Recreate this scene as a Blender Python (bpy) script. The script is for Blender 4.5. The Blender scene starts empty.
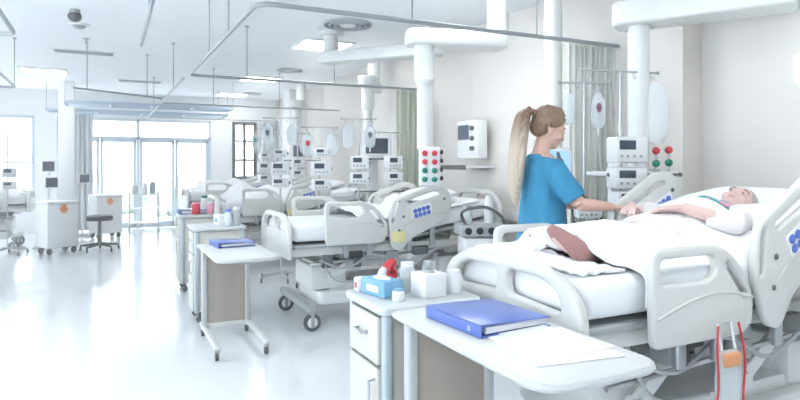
import bpy, bmesh, math, random
from mathutils import Vector, Matrix, noise
random.seed(7)
R = math.radians
SC = bpy.context.scene
COL = SC.collection

# ------------------------------------------------------------------ camera, world, exposure
cd = bpy.data.cameras.new('camera'); cam = bpy.data.objects.new('camera', cd); COL.objects.link(cam)
cam.location = (0, 0, 1.42); cam.rotation_euler = (R(90), 0, R(-26.4))
cd.sensor_width = 36; cd.lens = 26.8; cd.shift_y = -35/800; cd.clip_start = 0.05
SC.camera = cam
W = bpy.data.worlds.new('world'); SC.world = W; W.use_nodes = True
bg = W.node_tree.nodes['Background']
bg.inputs[0].default_value = (0.90, 0.955, 1.0, 1); bg.inputs[1].default_value = 5.2
SC.view_settings.view_transform = 'Standard'; SC.view_settings.look = 'None'
SC.view_settings.gamma = 1; SC.view_settings.use_curve_mapping = False
SC.view_settings.exposure = 0.74
PANEL = 13.0     # strength of the ceiling light panels
CEIL = 3.0
HAZE = (0.007, 0.07)      # front half, far half

# ------------------------------------------------------------------ materials
MATS = {}
def mat(name, c, rough=0.5, metal=0.0, var=0.04, scale=6, bump=0, bscale=30, coat=0, emit=None, trans=0, sheen=0):
    if name in MATS: return MATS[name]
    m = bpy.data.materials.new(name); m.use_nodes = True
    nt = m.node_tree; b = nt.nodes['Principled BSDF']
    b.inputs['Roughness'].default_value = rough; b.inputs['Metallic'].default_value = metal
    b.inputs['Coat Weight'].default_value = coat
    tc = nt.nodes.new('ShaderNodeTexCoord')
    n = nt.nodes.new('ShaderNodeTexNoise'); n.inputs['Scale'].default_value = scale; n.inputs['Detail'].default_value = 3
    nt.links.new(tc.outputs['Object'], n.inputs['Vector'])
    mx = nt.nodes.new('ShaderNodeMix'); mx.data_type = 'RGBA'
    mx.inputs[6].default_value = tuple(min(1, v*(1-var)) for v in c) + (1,)
    mx.inputs[7].default_value = tuple(min(1, v*(1+var)) for v in c) + (1,)
    nt.links.new(n.outputs['Fac'], mx.inputs[0]); nt.links.new(mx.outputs[2], b.inputs['Base Color'])
    if bump:
        n2 = nt.nodes.new('ShaderNodeTexNoise'); n2.inputs['Scale'].default_value = bscale; n2.inputs['Detail'].default_value = 4
        nt.links.new(tc.outputs['Object'], n2.inputs['Vector'])
        bp = nt.nodes.new('ShaderNodeBump'); bp.inputs['Strength'].default_value = bump; bp.inputs['Distance'].default_value = 0.02
        nt.links.new(n2.outputs['Fac'], bp.inputs['Height']); nt.links.new(bp.outputs['Normal'], b.inputs['Normal'])
    if emit: b.inputs['Emission Color'].default_value = tuple(c) + (1,); b.inputs['Emission Strength'].default_value = emit
    if trans: b.inputs['Transmission Weight'].default_value = trans
    MATS[name] = m; return m

def glass(name, tint=(1, 1, 1), alpha=0.9):
    m = bpy.data.materials.new(name); m.use_nodes = True; nt = m.node_tree; nt.nodes.clear()
    o = nt.nodes.new('ShaderNodeOutputMaterial'); t = nt.nodes.new('ShaderNodeBsdfTransparent'); g = nt.nodes.new('ShaderNodeBsdfPrincipled')
    t.inputs[0].default_value = tint + (1,); g.inputs['Roughness'].default_value = 0.08
    g.inputs['Base Color'].default_value = (0.85, 0.9, 0.92, 1)
    x = nt.nodes.new('ShaderNodeMixShader'); x.inputs[0].default_value = 1-alpha
    nt.links.new(t.outputs[0], x.inputs[1]); nt.links.new(g.outputs[0], x.inputs[2]); nt.links.new(x.outputs[0], o.inputs[0])
    MATS[name] = m; return m

WALL = mat('wall_paint', (0.77, 0.735, 0.70), 0.7, var=0.02, scale=1.2)
WALLW = mat('wall_white', (0.88, 0.89, 0.90), 0.7, var=0.02, scale=1.2)
CEILM = mat('ceiling_paint', (0.90, 0.925, 0.95), 0.8, var=0.02, scale=1)
FLOOR = mat('floor_vinyl', (0.80, 0.83, 0.86), 0.17, var=0.03, scale=1.5, coat=0.4)
BEDP = mat('bed_plastic', (0.65, 0.65, 0.625), 0.35, var=0.02)
BEDW = mat('bed_white_plastic', (0.80, 0.81, 0.80), 0.35, var=0.02)
GREYP = mat('grey_plastic', (0.42, 0.44, 0.45), 0.45)
DKGREY = mat('dark_grey_metal', (0.13, 0.135, 0.14), 0.45)
BLACK = mat('black_plastic', (0.03, 0.03, 0.035), 0.45)
METAL = mat('brushed_metal', (0.50, 0.52, 0.54), 0.3, metal=0.8)
RAILM = mat('rail_aluminium', (0.36, 0.38, 0.40), 0.45, metal=0.3)
SHEET = mat('sheet_cotton', (0.86, 0.87, 0.89), 0.9, var=0.02, bump=0.25, bscale=9)
BLUEB = mat('button_blue', (0.09, 0.17, 0.55), 0.4)
SCRUB = mat('scrub_cotton', (0.04, 0.25, 0.43), 0.85, var=0.12, scale=9, bump=0.5, bscale=12)
SKIN = mat('skin', (0.68, 0.44, 0.35), 0.55, var=0.05)
SKIN2 = mat('skin_patient', (0.68, 0.48, 0.44), 0.6, var=0.06)
FOOTSK = mat('skin_foot', (0.37, 0.19, 0.18), 0.6, var=0.1)
LIP = mat('lip', (0.58, 0.30, 0.27), 0.5)
EYEW = mat('eye_white', (0.8, 0.8, 0.8), 0.3)
EYED = mat('eye_iris', (0.05, 0.04, 0.03), 0.3)
HAIRD = mat('hair_brown', (0.25, 0.165, 0.105), 0.55, var=0.35, scale=40, bump=0.5, bscale=60)
CREAM = mat('laminate_cream', (0.60, 0.585, 0.54), 0.5, var=0.015)
BEIGE = mat('laminate_beige', (0.42, 0.375, 0.32), 0.55, var=0.03)
LTGREY = mat('cabinet_grey_trim', (0.47, 0.53, 0.57), 0.4)
TOPM = mat('table_top_laminate', (0.66, 0.67, 0.66), 0.35, var=0.01)
BINDER = mat('binder_blue', (0.11, 0.18, 0.52), 0.3, var=0.08)
PAPER = mat('paper', (0.84, 0.85, 0.87), 0.8, var=0.01)
WHITE = mat('white_plastic', (0.82, 0.83, 0.84), 0.4)
RED = mat('red_plastic', (0.62, 0.045, 0.06), 0.4)
GREEN = mat('green_plastic', (0.01, 0.24, 0.16), 0.4)
TEAL = mat('teal_cotton', (0.10, 0.42, 0.42), 0.85, var=0.1)
PINK = mat('pink_cotton', (0.85, 0.38, 0.50), 0.85)
ORANGE = mat('orange_plastic', (0.85, 0.30, 0.06), 0.5)
YELLOW = mat('yellow_card', (0.80, 0.74, 0.35), 0.6)
BOXBLUE = mat('box_blue', (0.20, 0.42, 0.62), 0.5)
SCREEN = mat('screen_glass', (0.06, 0.08, 0.12), 0.2)
SCREENL = mat('screen_lit', (0.25, 0.42, 0.62), 0.3, emit=0.6)
CURT = mat('curtain_grey_green', (0.77, 0.77, 0.73), 0.9, var=0.05)
CURTW = mat('curtain_white', (0.82, 0.85, 0.88), 0.9, var=0.03)
LAMP = mat('lamp_diffuser', (0.95, 0.98, 1.0), 0.5, var=0, emit=PANEL)
SIGN = mat('sign_green', (0.10, 0.75, 0.55), 0.5, emit=0.8)
SIGNW = mat('sign_face', (0.85, 1.0, 0.95), 0.5, emit=1.0)
BLUEW = mat('blue_grey_frame', (0.30, 0.38, 0.46), 0.5)
HEDGE = mat('leaf_green', (0.42, 0.52, 0.42), 0.8, var=0.3)
GLASSM = glass('window_glass', (0.97, 0.99, 1.0), 0.92)
BAG = glass('clear_bag', (0.93, 0.96, 0.98), 0.55)

def hair_mat():      # brown at the scalp, blonde further down the lengths
    m = bpy.data.materials.new('hair_blonde'); m.use_nodes = True; nt = m.node_tree; b = nt.nodes['Principled BSDF']
    b.inputs['Roughness'].default_value = 0.5
    tc = nt.nodes.new('ShaderNodeTexCoord'); sp = nt.nodes.new('ShaderNodeSeparateXYZ'); nt.links.new(tc.outputs['Object'], sp.inputs[0])
    w = nt.nodes.new('ShaderNodeTexWave'); w.bands_direction = 'Y'; w.inputs['Scale'].default_value = 40; w.inputs['Distortion'].default_value = 3
    nt.links.new(tc.outputs['Object'], w.inputs['Vector'])
    mr = nt.nodes.new('ShaderNodeMapRange'); mr.inputs[1].default_value = 1.68; mr.inputs[2].default_value = 1.50
    nt.links.new(sp.outputs[2], mr.inputs[0])
    cr = nt.nodes.new('ShaderNodeMix'); cr.data_type = 'RGBA'; cr.inputs[6].default_value = (0.27, 0.17, 0.11, 1); cr.inputs[7].default_value = (0.66, 0.55, 0.44, 1)
    nt.links.new(mr.outputs[0], cr.inputs[0])
    c2 = nt.nodes.new('ShaderNodeMix'); c2.data_type = 'RGBA'; c2.blend_type = 'MULTIPLY'; c2.inputs[0].default_value = 0.3
    nt.links.new(cr.outputs[2], c2.inputs[6]); nt.links.new(w.outputs['Color'], c2.inputs[7]); nt.links.new(c2.outputs[2], b.inputs['Base Color'])
    return m
HAIRB = hair_mat()

# ------------------------------------------------------------------ geometry helpers
def rotm(rx=0, ry=0, rz=0):
    return Matrix.Rotation(R(rz), 4, 'Z') @ Matrix.Rotation(R(ry), 4, 'Y') @ Matrix.Rotation(R(rx), 4, 'X')

def fillet(pts, r, seg=5):
    out = []; n = len(pts)
    for i in range(n):
        p = Vector(pts[i][:2]); a = Vector(pts[i-1][:2]); b = Vector(pts[(i+1) % n][:2])
        rr = pts[i][2] if len(pts[i]) > 2 else r
        va = (a-p); vb = (b-p); la, lb = va.length, vb.length
        d = min(rr, la*0.49, lb*0.49)
        if d < 1e-4: out.append((p.x, p.y)); continue
        p0 = p + va/la*d; p1 = p + vb/lb*d
        for k in range(seg+1):
            t = k/seg; q = p0*(1-t)**2 + p*2*t*(1-t) + p1*t*t
            out.append((q.x, q.y))
    return out

XZ = Matrix(((1, 0, 0, 0), (0, 0, -1, 0), (0, 1, 0, 0), (0, 0, 0, 1)))      # (a,b) -> x,z ; thickness along y
YZ = Matrix(((0, 0, 1, 0), (1, 0, 0, 0), (0, 1, 0, 0), (0, 0, 0, 1)))      # (a,b) -> y,z ; thickness along x
XY = Matrix.Identity(4)
T = Matrix.Translation

class B:
    def __init__(s): s.bm = bmesh.new()
    def _add(s, tmp, M=None):
        if M is not None: bmesh.ops.transform(tmp, matrix=M, verts=tmp.verts)
        me = bpy.data.meshes.new('t'); tmp.to_mesh(me); tmp.free(); s.bm.from_mesh(me); bpy.data.meshes.remove(me); return s
    def box(s, c, d, rot=None, bev=0.0, seg=2):
        t = bmesh.new(); bmesh.ops.create_cube(t, size=1)
        bmesh.ops.scale(t, vec=Vector(d), verts=t.verts)
        if bev: bmesh.ops.bevel(t, geom=t.edges[:], offset=min(bev, min(d)*0.49), segments=seg, profile=0.5, affect='EDGES')
        return s._add(t, T(Vector(c)) @ (rot if rot is not None else Matrix.Identity(4)))
    def cyl(s, p0, p1, r, r2=None, n=16):
        p0, p1 = Vector(p0), Vector(p1); d = p1-p0
        t = bmesh.new(); bmesh.ops.create_cone(t, cap_ends=True, segments=n, radius1=r, radius2=r if r2 is None else r2, depth=d.length)
        return s._add(t, T((p0+p1)/2) @ d.to_track_quat('Z', 'Y').to_matrix().to_4x4())
    def ell(s, c, r, rot=None, n=16):
        t = bmesh.new(); bmesh.ops.create_uvsphere(t, u_segments=n, v_segments=max(6, n*3//4), radius=1)
        bmesh.ops.scale(t, vec=Vector(r), verts=t.verts)
        return s._add(t, T(Vector(c)) @ (rot if rot is not None else Matrix.Identity(4)))
    def tube(s, pts, r, n=8, sub=0, flat=1.0):
        pts = [Vector(p) for p in pts]; rs = list(r) if isinstance(r, (list, tuple)) else [r]*len(pts)
        if sub:
            P, Q = [], []
            for i in range(len(pts)-1):
                p0 = pts[max(i-1, 0)]; p1 = pts[i]; p2 = pts[i+1]; p3 = pts[min(i+2, len(pts)-1)]
                for k in range(sub):
                    t = k/sub
                    P.append(0.5*((2*p1)+(p2-p0)*t+(2*p0-5*p1+4*p2-p3)*t*t+(3*p1-p0-3*p2+p3)*t**3)); Q.append(rs[i]*(1-t)+rs[i+1]*t)
            P.append(pts[-1]); Q.append(rs[-1]); pts, rs = P, Q
        rings = []; up = None
        for i, p in enumerate(pts):
            d = (pts[min(i+1, len(pts)-1)]-pts[max(i-1, 0)]).normalized()
            if up is None: up = Vector((0, 0, 1)) if abs(d.z) < 0.9 else Vector((1, 0, 0))
            a = d.cross(up)
            if a.length < 1e-5: a = d.orthogonal()
            a.normalize(); b = a.cross(d).normalized(); up = b
            rings.append([s.bm.verts.new(p + a*math.cos(2*math.pi*k/n)*rs[i] + b*math.sin(2*math.pi*k/n)*rs[i]*flat) for k in range(n)])
        s._skin(rings); return s
    def loft(s, rings):        # rings: list of lists of points
        s._skin([[s.bm.verts.new(Vector(p)) for p in rg] for rg in rings]); return s
    def _skin(s, rings):
        n = len(rings[0])
        for i in range(len(rings)-1):
            for k in range(n):
                try: s.bm.faces.new((rings[i][k], rings[i][(k+1) % n], rings[i+1][(k+1) % n], rings[i+1][k]))
                except ValueError: pass
        s.bm.faces.new(rings[0][::-1]); s.bm.faces.new(rings[-1])
    def rings(s, spec, n=20):    # spec: (cx,cy,z,a,b) horizontal ellipses
        return s.loft([[(cx+a*math.cos(2*math.pi*k/n), cy+b*math.sin(2*math.pi*k/n), z) for k in range(n)] for cx, cy, z, a, b in spec])
    def plate(s, outline, holes=(), th=0.03, bev=0.006, M=XY):
        cu = bpy.data.curves.new('c', 'CURVE'); cu.dimensions = '2D'; cu.fill_mode = 'BOTH'
        cu.extrude = max(th/2-bev, 0.0005); cu.bevel_depth = bev; cu.bevel_resolution = 2; cu.offset = -bev
        for pl in [outline]+list(holes):
            sp = cu.splines.new('POLY'); sp.points.add(len(pl)-1)
            for i, p in enumerate(pl): sp.points[i].co = (p[0], p[1], 0, 1)
            sp.use_cyclic_u = True
        o = bpy.data.objects.new('c', cu); COL.objects.link(o)
        me = bpy.data.meshes.new_from_object(o.evaluated_get(bpy.context.evaluated_depsgraph_get()))
        bpy.data.objects.remove(o); bpy.data.curves.remove(cu)
        t = bmesh.new(); t.from_mesh(me); bpy.data.meshes.remove(me)
        bmesh.ops.remove_doubles(t, verts=t.verts, dist=1e-5)
        return s._add(t, M)
    def grid(s, f, nu, nv):
        vs = [[s.bm.verts.new(Vector(f(i/nu, j/nv))) for j in range(nv+1)] for i in range(nu+1)]
        for i in range(nu):
            for j in range(nv): s.bm.faces.new((vs[i][j], vs[i+1][j], vs[i+1][j+1], vs[i][j+1]))
        return s
    def mesh(s, name, m, angle=35):
        bmesh.ops.recalc_face_normals(s.bm, faces=s.bm.faces)
        me = bpy.data.meshes.new(name); s.bm.to_mesh(me); s.bm.free()
        for p in me.polygons: p.use_smooth = True
        me.set_sharp_from_angle(angle=R(angle))
        me.materials.append(m); return me
    def build(s, name, m, parent=None, angle=35, label=None):
        o = bpy.data.objects.new(name, s.mesh(name, m, angle)); COL.objects.link(o)
        if parent is not None: o.parent = parent
        if label: o['label'] = label
        return o
    def fused(s, name, m, parent=None, voxel=0.008, smooth=4, label=None, solid=0):
        o = bpy.data.objects.new('tmp', s.mesh('tmp', m)); COL.objects.link(o)
        md = o.modifiers.new('r', 'REMESH'); md.mode = 'VOXEL'; md.voxel_size = voxel; md.use_smooth_shade = True
        sm = o.modifiers.new('s', 'SMOOTH'); sm.iterations = smooth; sm.factor = 0.5
        me = bpy.data.meshes.new_from_object(o.evaluated_get(bpy.context.evaluated_depsgraph_get()))
        bpy.data.objects.remove(o); me.name = name
        if not me.materials: me.materials.append(m)
        q = bpy.data.objects.new(name, me); COL.objects.link(q)
        if parent is not None: q.parent = parent
        if label: q['label'] = label
        return q

def tag(o, label, cat, group=None):
    o['label'] = label; o['category'] = cat
    if group: o['group'] = group
    return o
def thing(name, label, cat, loc=(0, 0, 0), rz=0, group=None):
    o = bpy.data.objects.new(name, None); COL.objects.link(o); o.location = loc; o.rotation_euler = (0, 0, R(rz))
    return tag(o, label, cat, group)
def struct(b, name, m):
    o = b.build(name, m); o['kind'] = 'structure'; return o
def copy_thing(src, label, loc, rz=0, group=None):
    def rec(o, par):
        c = o.copy(); COL.objects.link(c)
        if par is not None: c.parent = par
        for ch in list(o.children): rec(ch, c)
        return c
    c = rec(src, None); c.location = loc; c.rotation_euler = (0, 0, R(rz)); c['label'] = label
    if group: c['group'] = group
    return c

# ------------------------------------------------------------------ the room
XR, XP, YP, XL, YF, YB = 4.0, 3.8, 2.99, -5.2, 14.5, -3.0
b = B(); b.box(((XL+XR)/2, (YF+YB)/2, -0.05), (XR-XL+0.6, YF-YB+0.6, 0.1)); struct(b, 'floor', FLOOR)
b = B(); b.box(((XL+XR)/2, (YF+YB)/2, CEIL+0.05), (XR-XL+0.6, YF-YB+0.6, 0.1)); struct(b, 'ceiling', CEILM)
b = B(); b.box((XR+0.1, (YB+YP)/2, CEIL/2), (0.2, YP-YB, CEIL)); b.box((XP+0.2, (YP+YF)/2, CEIL/2), (0.4, YF-YP, CEIL)); struct(b, 'wall_right', WALL)
b = B(); b.box((XR-0.006, (YB+YP)/2, 0.05), (0.012, YP-YB, 0.1)); b.box((XP-0.006, (YP+YF)/2, 0.05), (0.012, YF-YP, 0.1)); struct(b, 'baseboard_right', LTGREY)

def wall_x(name, m, y, x0, x1, holes):      # wall facing -Y with rectangular openings (x0,x1,z0,z1)
    b = B(); cur = x0
    for (a, c, z0, z1) in sorted(holes):
        if a > cur+1e-4: b.box(((cur+a)/2, y+0.1, CEIL/2), (a-cur, 0.2, CEIL))
        if z0 > 0.01: b.box(((a+c)/2, y+0.1, z0/2), (c-a, 0.2, z0))
        if z1 < CEIL-0.01: b.box(((a+c)/2, y+0.1, (z1+CEIL)/2), (c-a, 0.2, CEIL-z1))
        cur = c
    if x1 > cur+1e-4: b.box(((cur+x1)/2, y+0.1, CEIL/2), (x1-cur, 0.2, CEIL))
    return struct(b, name, m)
far_holes = [(-5.0, -3.4, 0.5, 2.45), (-3.1, -1.3, 0.5, 2.45), (-0.9, 2.25, 0.0, 2.45), (2.72, 3.3, 1.08, 2.45)]
wall_x('wall_far', WALLW, YF, XL, XP, far_holes)
b = B(); b.box(((XL+XR)/2, YB-0.1, CEIL/2), (XR-XL+0.4, 0.2, CEIL)); struct(b, 'wall_back', WALLW)
# left wall with wide windows
b = B(); ys = [(-2.5, 1.5), (2.0, 5.5), (6.0, 9.5), (10.0, 13.6)]; cur = YB
for (a, c) in ys:
    b.box((XL-0.1, (cur+a)/2, CEIL/2), (0.2, a-cur, CEIL)); b.box((XL-0.1, (a+c)/2, 0.4), (0.2, c-a, 0.8)); b.box((XL-0.1, (a+c)/2, 2.8), (0.2, c-a, 0.4)); cur = c
b.box((XL-0.1, (cur+YF)/2, CEIL/2), (0.2, YF-cur+0.2, CEIL)); struct(b, 'wall_left', WALLW)

def window(n, x0, x1, z0, z1, y, nx, nz, fm=BLUEW, fw=0.05, axis='x'):
    b = B(); t = 0.06
    def bx(u0, u1, w0, w1):
        if axis == 'x': b.box(((u0+u1)/2, y, (w0+w1)/2), (u1-u0, t, w1-w0), bev=0.006)
        else: b.box((y, (u0+u1)/2, (w0+w1)/2), (t, u1-u0, w1-w0), bev=0.006)
    bx(x0, x1, z1-fw, z1); bx(x0, x1, z0, z0+fw); bx(x0, x0+fw, z0, z1); bx(x1-fw, x1, z0, z1)
    for i in range(1, nx): u = x0+(x1-x0)*i/nx; bx(u-fw*0.4, u+fw*0.4, z0, z1)
    for i in range(1, nz): w = z0+(z1-z0)*i/nz; bx(x0, x1, w-fw*0.3, w+fw*0.3)
    o = b.build('window_%d' % n, fm); o['kind'] = 'structure'
    g = B()
    if axis == 'x': g.box(((x0+x1)/2, y, (z0+z1)/2), (x1-x0-0.02, 0.008, z1-z0-0.02))
    else: g.box((y, (x0+x1)/2, (z0+z1)/2), (0.008, x1-x0-0.02, z1-z0-0.02))
    g.build('pane', GLASSM, o); return o
WFR = mat('white_frame', (0.62, 0.70, 0.76), 0.5)
window(1, -5.0, -3.4, 0.5, 2.45, YF+0.06, 2, 2, WFR, 0.06)
window(2, -3.1, -1.3, 0.5, 2.45, YF+0.06, 2, 2, WFR, 0.06)
window(3, 2.72, 3.3, 1.08, 2.45, YF-0.03, 2, 3, mat('window_dark_frame', (0.02, 0.03, 0.04), 0.5), 0.075)
for i, (a, c) in enumerate(ys): window(4+i, a, c, 0.8, 2.6, XL-0.06, 3, 1, WFR, 0.06, axis='y')
# glass entrance: a fixed transom frame with four door leaves
b = B()
for z in (2.02, 2.42): b.box((0.675, YF+0.06, z), (3.15, 0.1, 0.06))
for x in (-0.87, 0.675, 2.22): b.box((x, YF+0.06, 1.22), (0.06, 0.1, 2.44))
o = struct(b, 'trim_1', WFR)
for i, (x0, x1) in enumerate(((-0.84, -0.09), (-0.09, 0.645), (0.705, 1.45), (1.45, 2.19))):
    d = B(); t = 0.05
    for (cx, cz, w, h) in (((x0+x1)/2, 1.96, x1-x0-0.01, 0.07), ((x0+x1)/2, 0.08, x1-x0-0.01, 0.13), (x0+0.035, 1.0, 0.06, 1.97), (x1-0.035, 1.0, 0.06, 1.97)):
        d.box((cx, YF+0.06, cz), (w, t, h), bev=0.004)
    do = d.build('door_%d' % (i+1), WFR); do['kind'] = 'structure'
    g = B(); g.box(((x0+x1)/2, YF+0.06, 1.03), (x1-x0-0.1, 0.01, 1.86)); g.build('pane', GLASSM, do)
    hx = x1-0.06 if i % 2 == 0 else x0+0.06
    h = B(); h.tube([(hx, YF+0.03, 0.9), (hx, YF-0.02, 0.92), (hx, YF-0.02, 1.18), (hx, YF+0.03, 1.2)], 0.012); h.build('door_handle', METAL, do)
# pillar by the far glazing and a ledge
b = B(); b.box((-0.64, 12.9, CEIL/2), (0.26, 0.26, CEIL), bev=0.01); struct(b, 'trim_2', WALLW)
b = B(); b.box((3.62, 12.3, CEIL/2), (0.4, 0.5, CEIL), bev=0.01); struct(b, 'trim_3', WALLW)
# ground outside
b = B(); b.box((0, 26, -0.08), (60, 22.4, 0.06)); struct(b, 'ground_outside', mat('paving_pale', (0.75, 0.77, 0.78), 0.8))
for i, (x, y, w, h) in enumerate(((-1.6, 19.0, 1.5, 1.1), (0.6, 20.0, 1.3, 1.0), (1.8, 18.4, 0.9, 0.9))):
    b = B()
    for k in range(26):
        a = random.uniform(0, 6.28); rr = random.uniform(0, w/2); b.ell((x+rr*math.cos(a), y+rr*math.sin(a)*0.6, random.uniform(0.12, h-0.15)*0.8), [random.uniform(0.14, 0.26)]*3, n=8)
    tag(b.build('shrub', HEDGE), ['wide leafy shrub outside the glass doors, nearest the pillar', 'green shrub outside the middle of the glass doors', 'small green shrub outside the last glass door before the grey framed window'][i], 'shrub', 'shrubs outside')
b = B(); b.box((3.76, 8, 0.9), (0.05, 10, 0.1)); struct(b, 'trim_4', WHITE)

# thin bright haze filling the room
for dens, y0, y1, lb in ((HAZE[0], -2.0, 5.99, 'faint bright haze filling the front of the ward'), (HAZE[1], 6.01, YF-0.6, 'thin bright haze filling the far half of the ward')):
    hm = bpy.data.materials.new('room_haze'); hm.use_nodes = True; hm.node_tree.nodes.clear()
    _o = hm.node_tree.nodes.new('ShaderNodeOutputMaterial'); _v = hm.node_tree.nodes.new('ShaderNodeVolumeScatter')
    _v.inputs['Density'].default_value = dens; _v.inputs['Color'].default_value = (0.99, 1.0, 1.0, 1); hm.node_tree.links.new(_v.outputs[0], _o.inputs['Volume'])
    b = B(); b.box(((XL+XP)/2, (y0+y1)/2, 1.45), (XP-XL-0.1, y1-y0, 2.88)); hz_ = b.build('haze', hm); hz_['kind'] = 'stuff'; tag(hz_, lb, 'haze')

# ------------------------------------------------------------------ ceiling fittings
lamps = [(2.56, 7.47, 'beyond the round vent'), (2.56, 10.9, 'near the far pillar'), (2.56, 4.2, 'over the second bed'), (-0.9, 4.2, 'over the front of the aisle'),
         (-0.9, 11.6, 'near the glass doors'), (2.3, 0.9, 'over the nearest bed'), (-0.9, 0.4, 'behind the aisle front'), (-3.4, 6.0, 'over the window side bay'), (-3.4, 11.2, 'over the far window side bay'), (2.56, 13.6, 'over the grey framed window')]
for x, y, w in lamps:
    t = thing('ceiling_light', 'square flat white ceiling light panel ' + w, 'light', (x, y, CEIL), group='ceiling light panels')
    f = B(); s = 0.33
    for (cx, cy, dx, dy) in ((0, s, 2*s+0.04, 0.04), (0, -s, 2*s+0.04, 0.04), (s, 0, 0.04, 2*s), (-s, 0, 0.04, 2*s)): f.box((cx, cy, -0.012), (dx, dy, 0.024), bev=0.004)
    f.build('frame', WHITE, t); d = B(); d.box((0, 0, -0.008), (2*s-0.04, 2*s-0.04, 0.012)); d.build('diffuser', LAMP, t)
for x, y, r, l in ((2.44, 6.23, 0.26, 'large round grey ceiling vent nearest the camera, beside the curtain rail'), (2.76, 9.68, 0.2, 'round ceiling vent further back beyond the light panel'), (2.9, 13.2, 0.2, 'small round ceiling vent near the far wall')):
    t = thing('ceiling_vent', l, 'vent', (x, y, CEIL), group='round ceiling vents')
    v = B()
    for k, rr in enumerate((1.0, 0.78, 0.56)):
        n = 32; prof = []
        for a in range(n+1): pass
        v.tube([(rr*r*math.cos(2*math.pi*a/n), rr*r*math.sin(2*math.pi*a/n), -0.012-0.006*k) for a in range(n+1)], 0.014, n=6)
    v.build('grille_ring', mat('vent_grey', (0.42, 0.45, 0.48), 0.5), t)
    c = B(); c.cyl((0, 0, -0.028), (0, 0, 0), r*0.36, n=24); c.build('diffuser_disc', WHITE, t)
    p = B(); p.cyl((0, 0, -0.004), (0, 0, 0), r, n=32); p.build('backing', mat('vent_recess', (0.3, 0.32, 0.35), 0.7), t)
for x, y, l in ((-0.25, 9.4, 'long slotted ceiling vent over the aisle'), (0.6, 12.2, 'long slotted ceiling vent near the glass doors')):
    t = thing('slot_vent', l, 'vent', (x, y, CEIL))
    v = B()
    for k in range(5): v.box((0, -0.08+0.04*k, -0.012), (0.72, 0.012, 0.02))
    v.build('slat', GREYP, t); f = B(); f.box((0, 0, -0.004), (0.8, 0.24, 0.008), bev=0.003); f.build('frame', WHITE, t)
t = thing('ceiling_camera', 'small grey dome camera hanging from the ceiling above the aisle', 'camera', (-0.27, 6.9, CEIL))
b = B(); b.cyl((0, 0, -0.06), (0, 0, 0), 0.05); b.build('mount', GREYP, t); b = B(); b.ell((0, 0, -0.07), (0.065, 0.065, 0.055)); b.build('dome', DKGREY, t)
t = thing('smoke_detector', 'flat white smoke detector on the ceiling behind the dome camera', 'detector', (-0.25, 7.6, CEIL))
b = B(); b.cyl((0, 0, -0.015), (0, 0, 0), 0.11, n=24); b.build('base', WHITE, t); b = B(); b.cyl((0, 0, -0.045), (0, 0, -0.015), 0.045, 0.07, n=24); b.build('sensor_head', GREYP, t)
t = thing('sprinkler', 'tiny metal sprinkler in the ceiling near the slotted vent', 'sprinkler', (-0.2, 8.4, CEIL))
b = B(); b.cyl((0, 0, -0.01), (0, 0, 0), 0.04); b.cyl((0, 0, -0.06), (0, 0, 0), 0.012); b.cyl((0, 0, -0.065), (0, 0, -0.06), 0.03); b.build('sprinkler_head', METAL, t)

ZR = 2.40
def curtain_rail(label, pts, hang, r=0.016):
    t = thing('curtain_rail', label, 'rail', (0, 0, 0), group='ceiling hung curtain rails')
    P = []
    for i, p in enumerate(pts):      # round the corners
        p = Vector((p[0], p[1], ZR))
        if 0 < i < len(pts)-1:
            a = Vector((pts[i-1][0], pts[i-1][1], ZR)); c = Vector((pts[i+1][0], pts[i+1][1], ZR))
            p0 = p+(a-p).normalized()*0.12; p1 = p+(c-p).normalized()*0.12
            P += [p0*(1-s)**2+p*2*s*(1-s)+p1*s*s for s in (0, 0.25, 0.5, 0.75, 1)]
        else: P.append(p)
    b = B(); b.tube(P, r, n=8); b.build('rail', RAILM, t)
    for (x, y) in hang:
        b = B(); b.cyl((x, y, ZR+0.01), (x, y, CEIL), 0.006, n=8); b.cyl((x, y, CEIL-0.015), (x, y, CEIL), 0.022, n=12); b.build('hanger', RAILM, t)
curtain_rail('long grey curtain rail above the nurse, turning back over the aisle', [(XP-0.001, 3.6), (0.83, 3.6), (0.83, 6.83), (XP-0.001, 6.83)],
             [(1.88, 3.6), (2.95, 3.6), (0.83, 4.55), (0.83, 5.45), (1.45, 6.83), (2.5, 6.83)])
curtain_rail('thin grey curtain rail around the third bed', [(0.8, 7.1), (0.8, 10.1), (XP-0.001, 10.1)], [(0.8, 8.2), (1.6, 10.1), (2.7, 10.1)], 0.013)
curtain_rail('thin grey curtain rail around the farthest bed', [(0.8, 10.4), (0.8, 13.2), (3.5, 13.2)], [(0.8, 11.6), (2.2, 13.2)], 0.013)
curtain_rail('short grey curtain rail on the window side of the aisle, nearest the top edge', [(-3.6, 5.3), (-0.6, 5.3), (-0.6, 2.2)], [(-0.6, 3.4), (-1.9, 5.3)])
curtain_rail('short grey curtain rail on the window side of the aisle, behind the nearer one', [(-4.2, 8.9), (-1.0, 8.9), (-1.0, 5.9)], [(-1.0, 8.75), (-1.0, 6.8), (-2.6, 8.9)])
curtain_rail('dark straight rail end over the middle of the aisle', [(0.27, 5.3), (0.25, 2.9)], [(0.26, 4.2)], 0.013)
curtain_rail('slanting grey rail beside the corner of the long curtain rail', [(-0.35, 8.6), (0.75, 9.4)], [(0.55, 9.25), (-0.2, 8.7)], 0.013)
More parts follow.
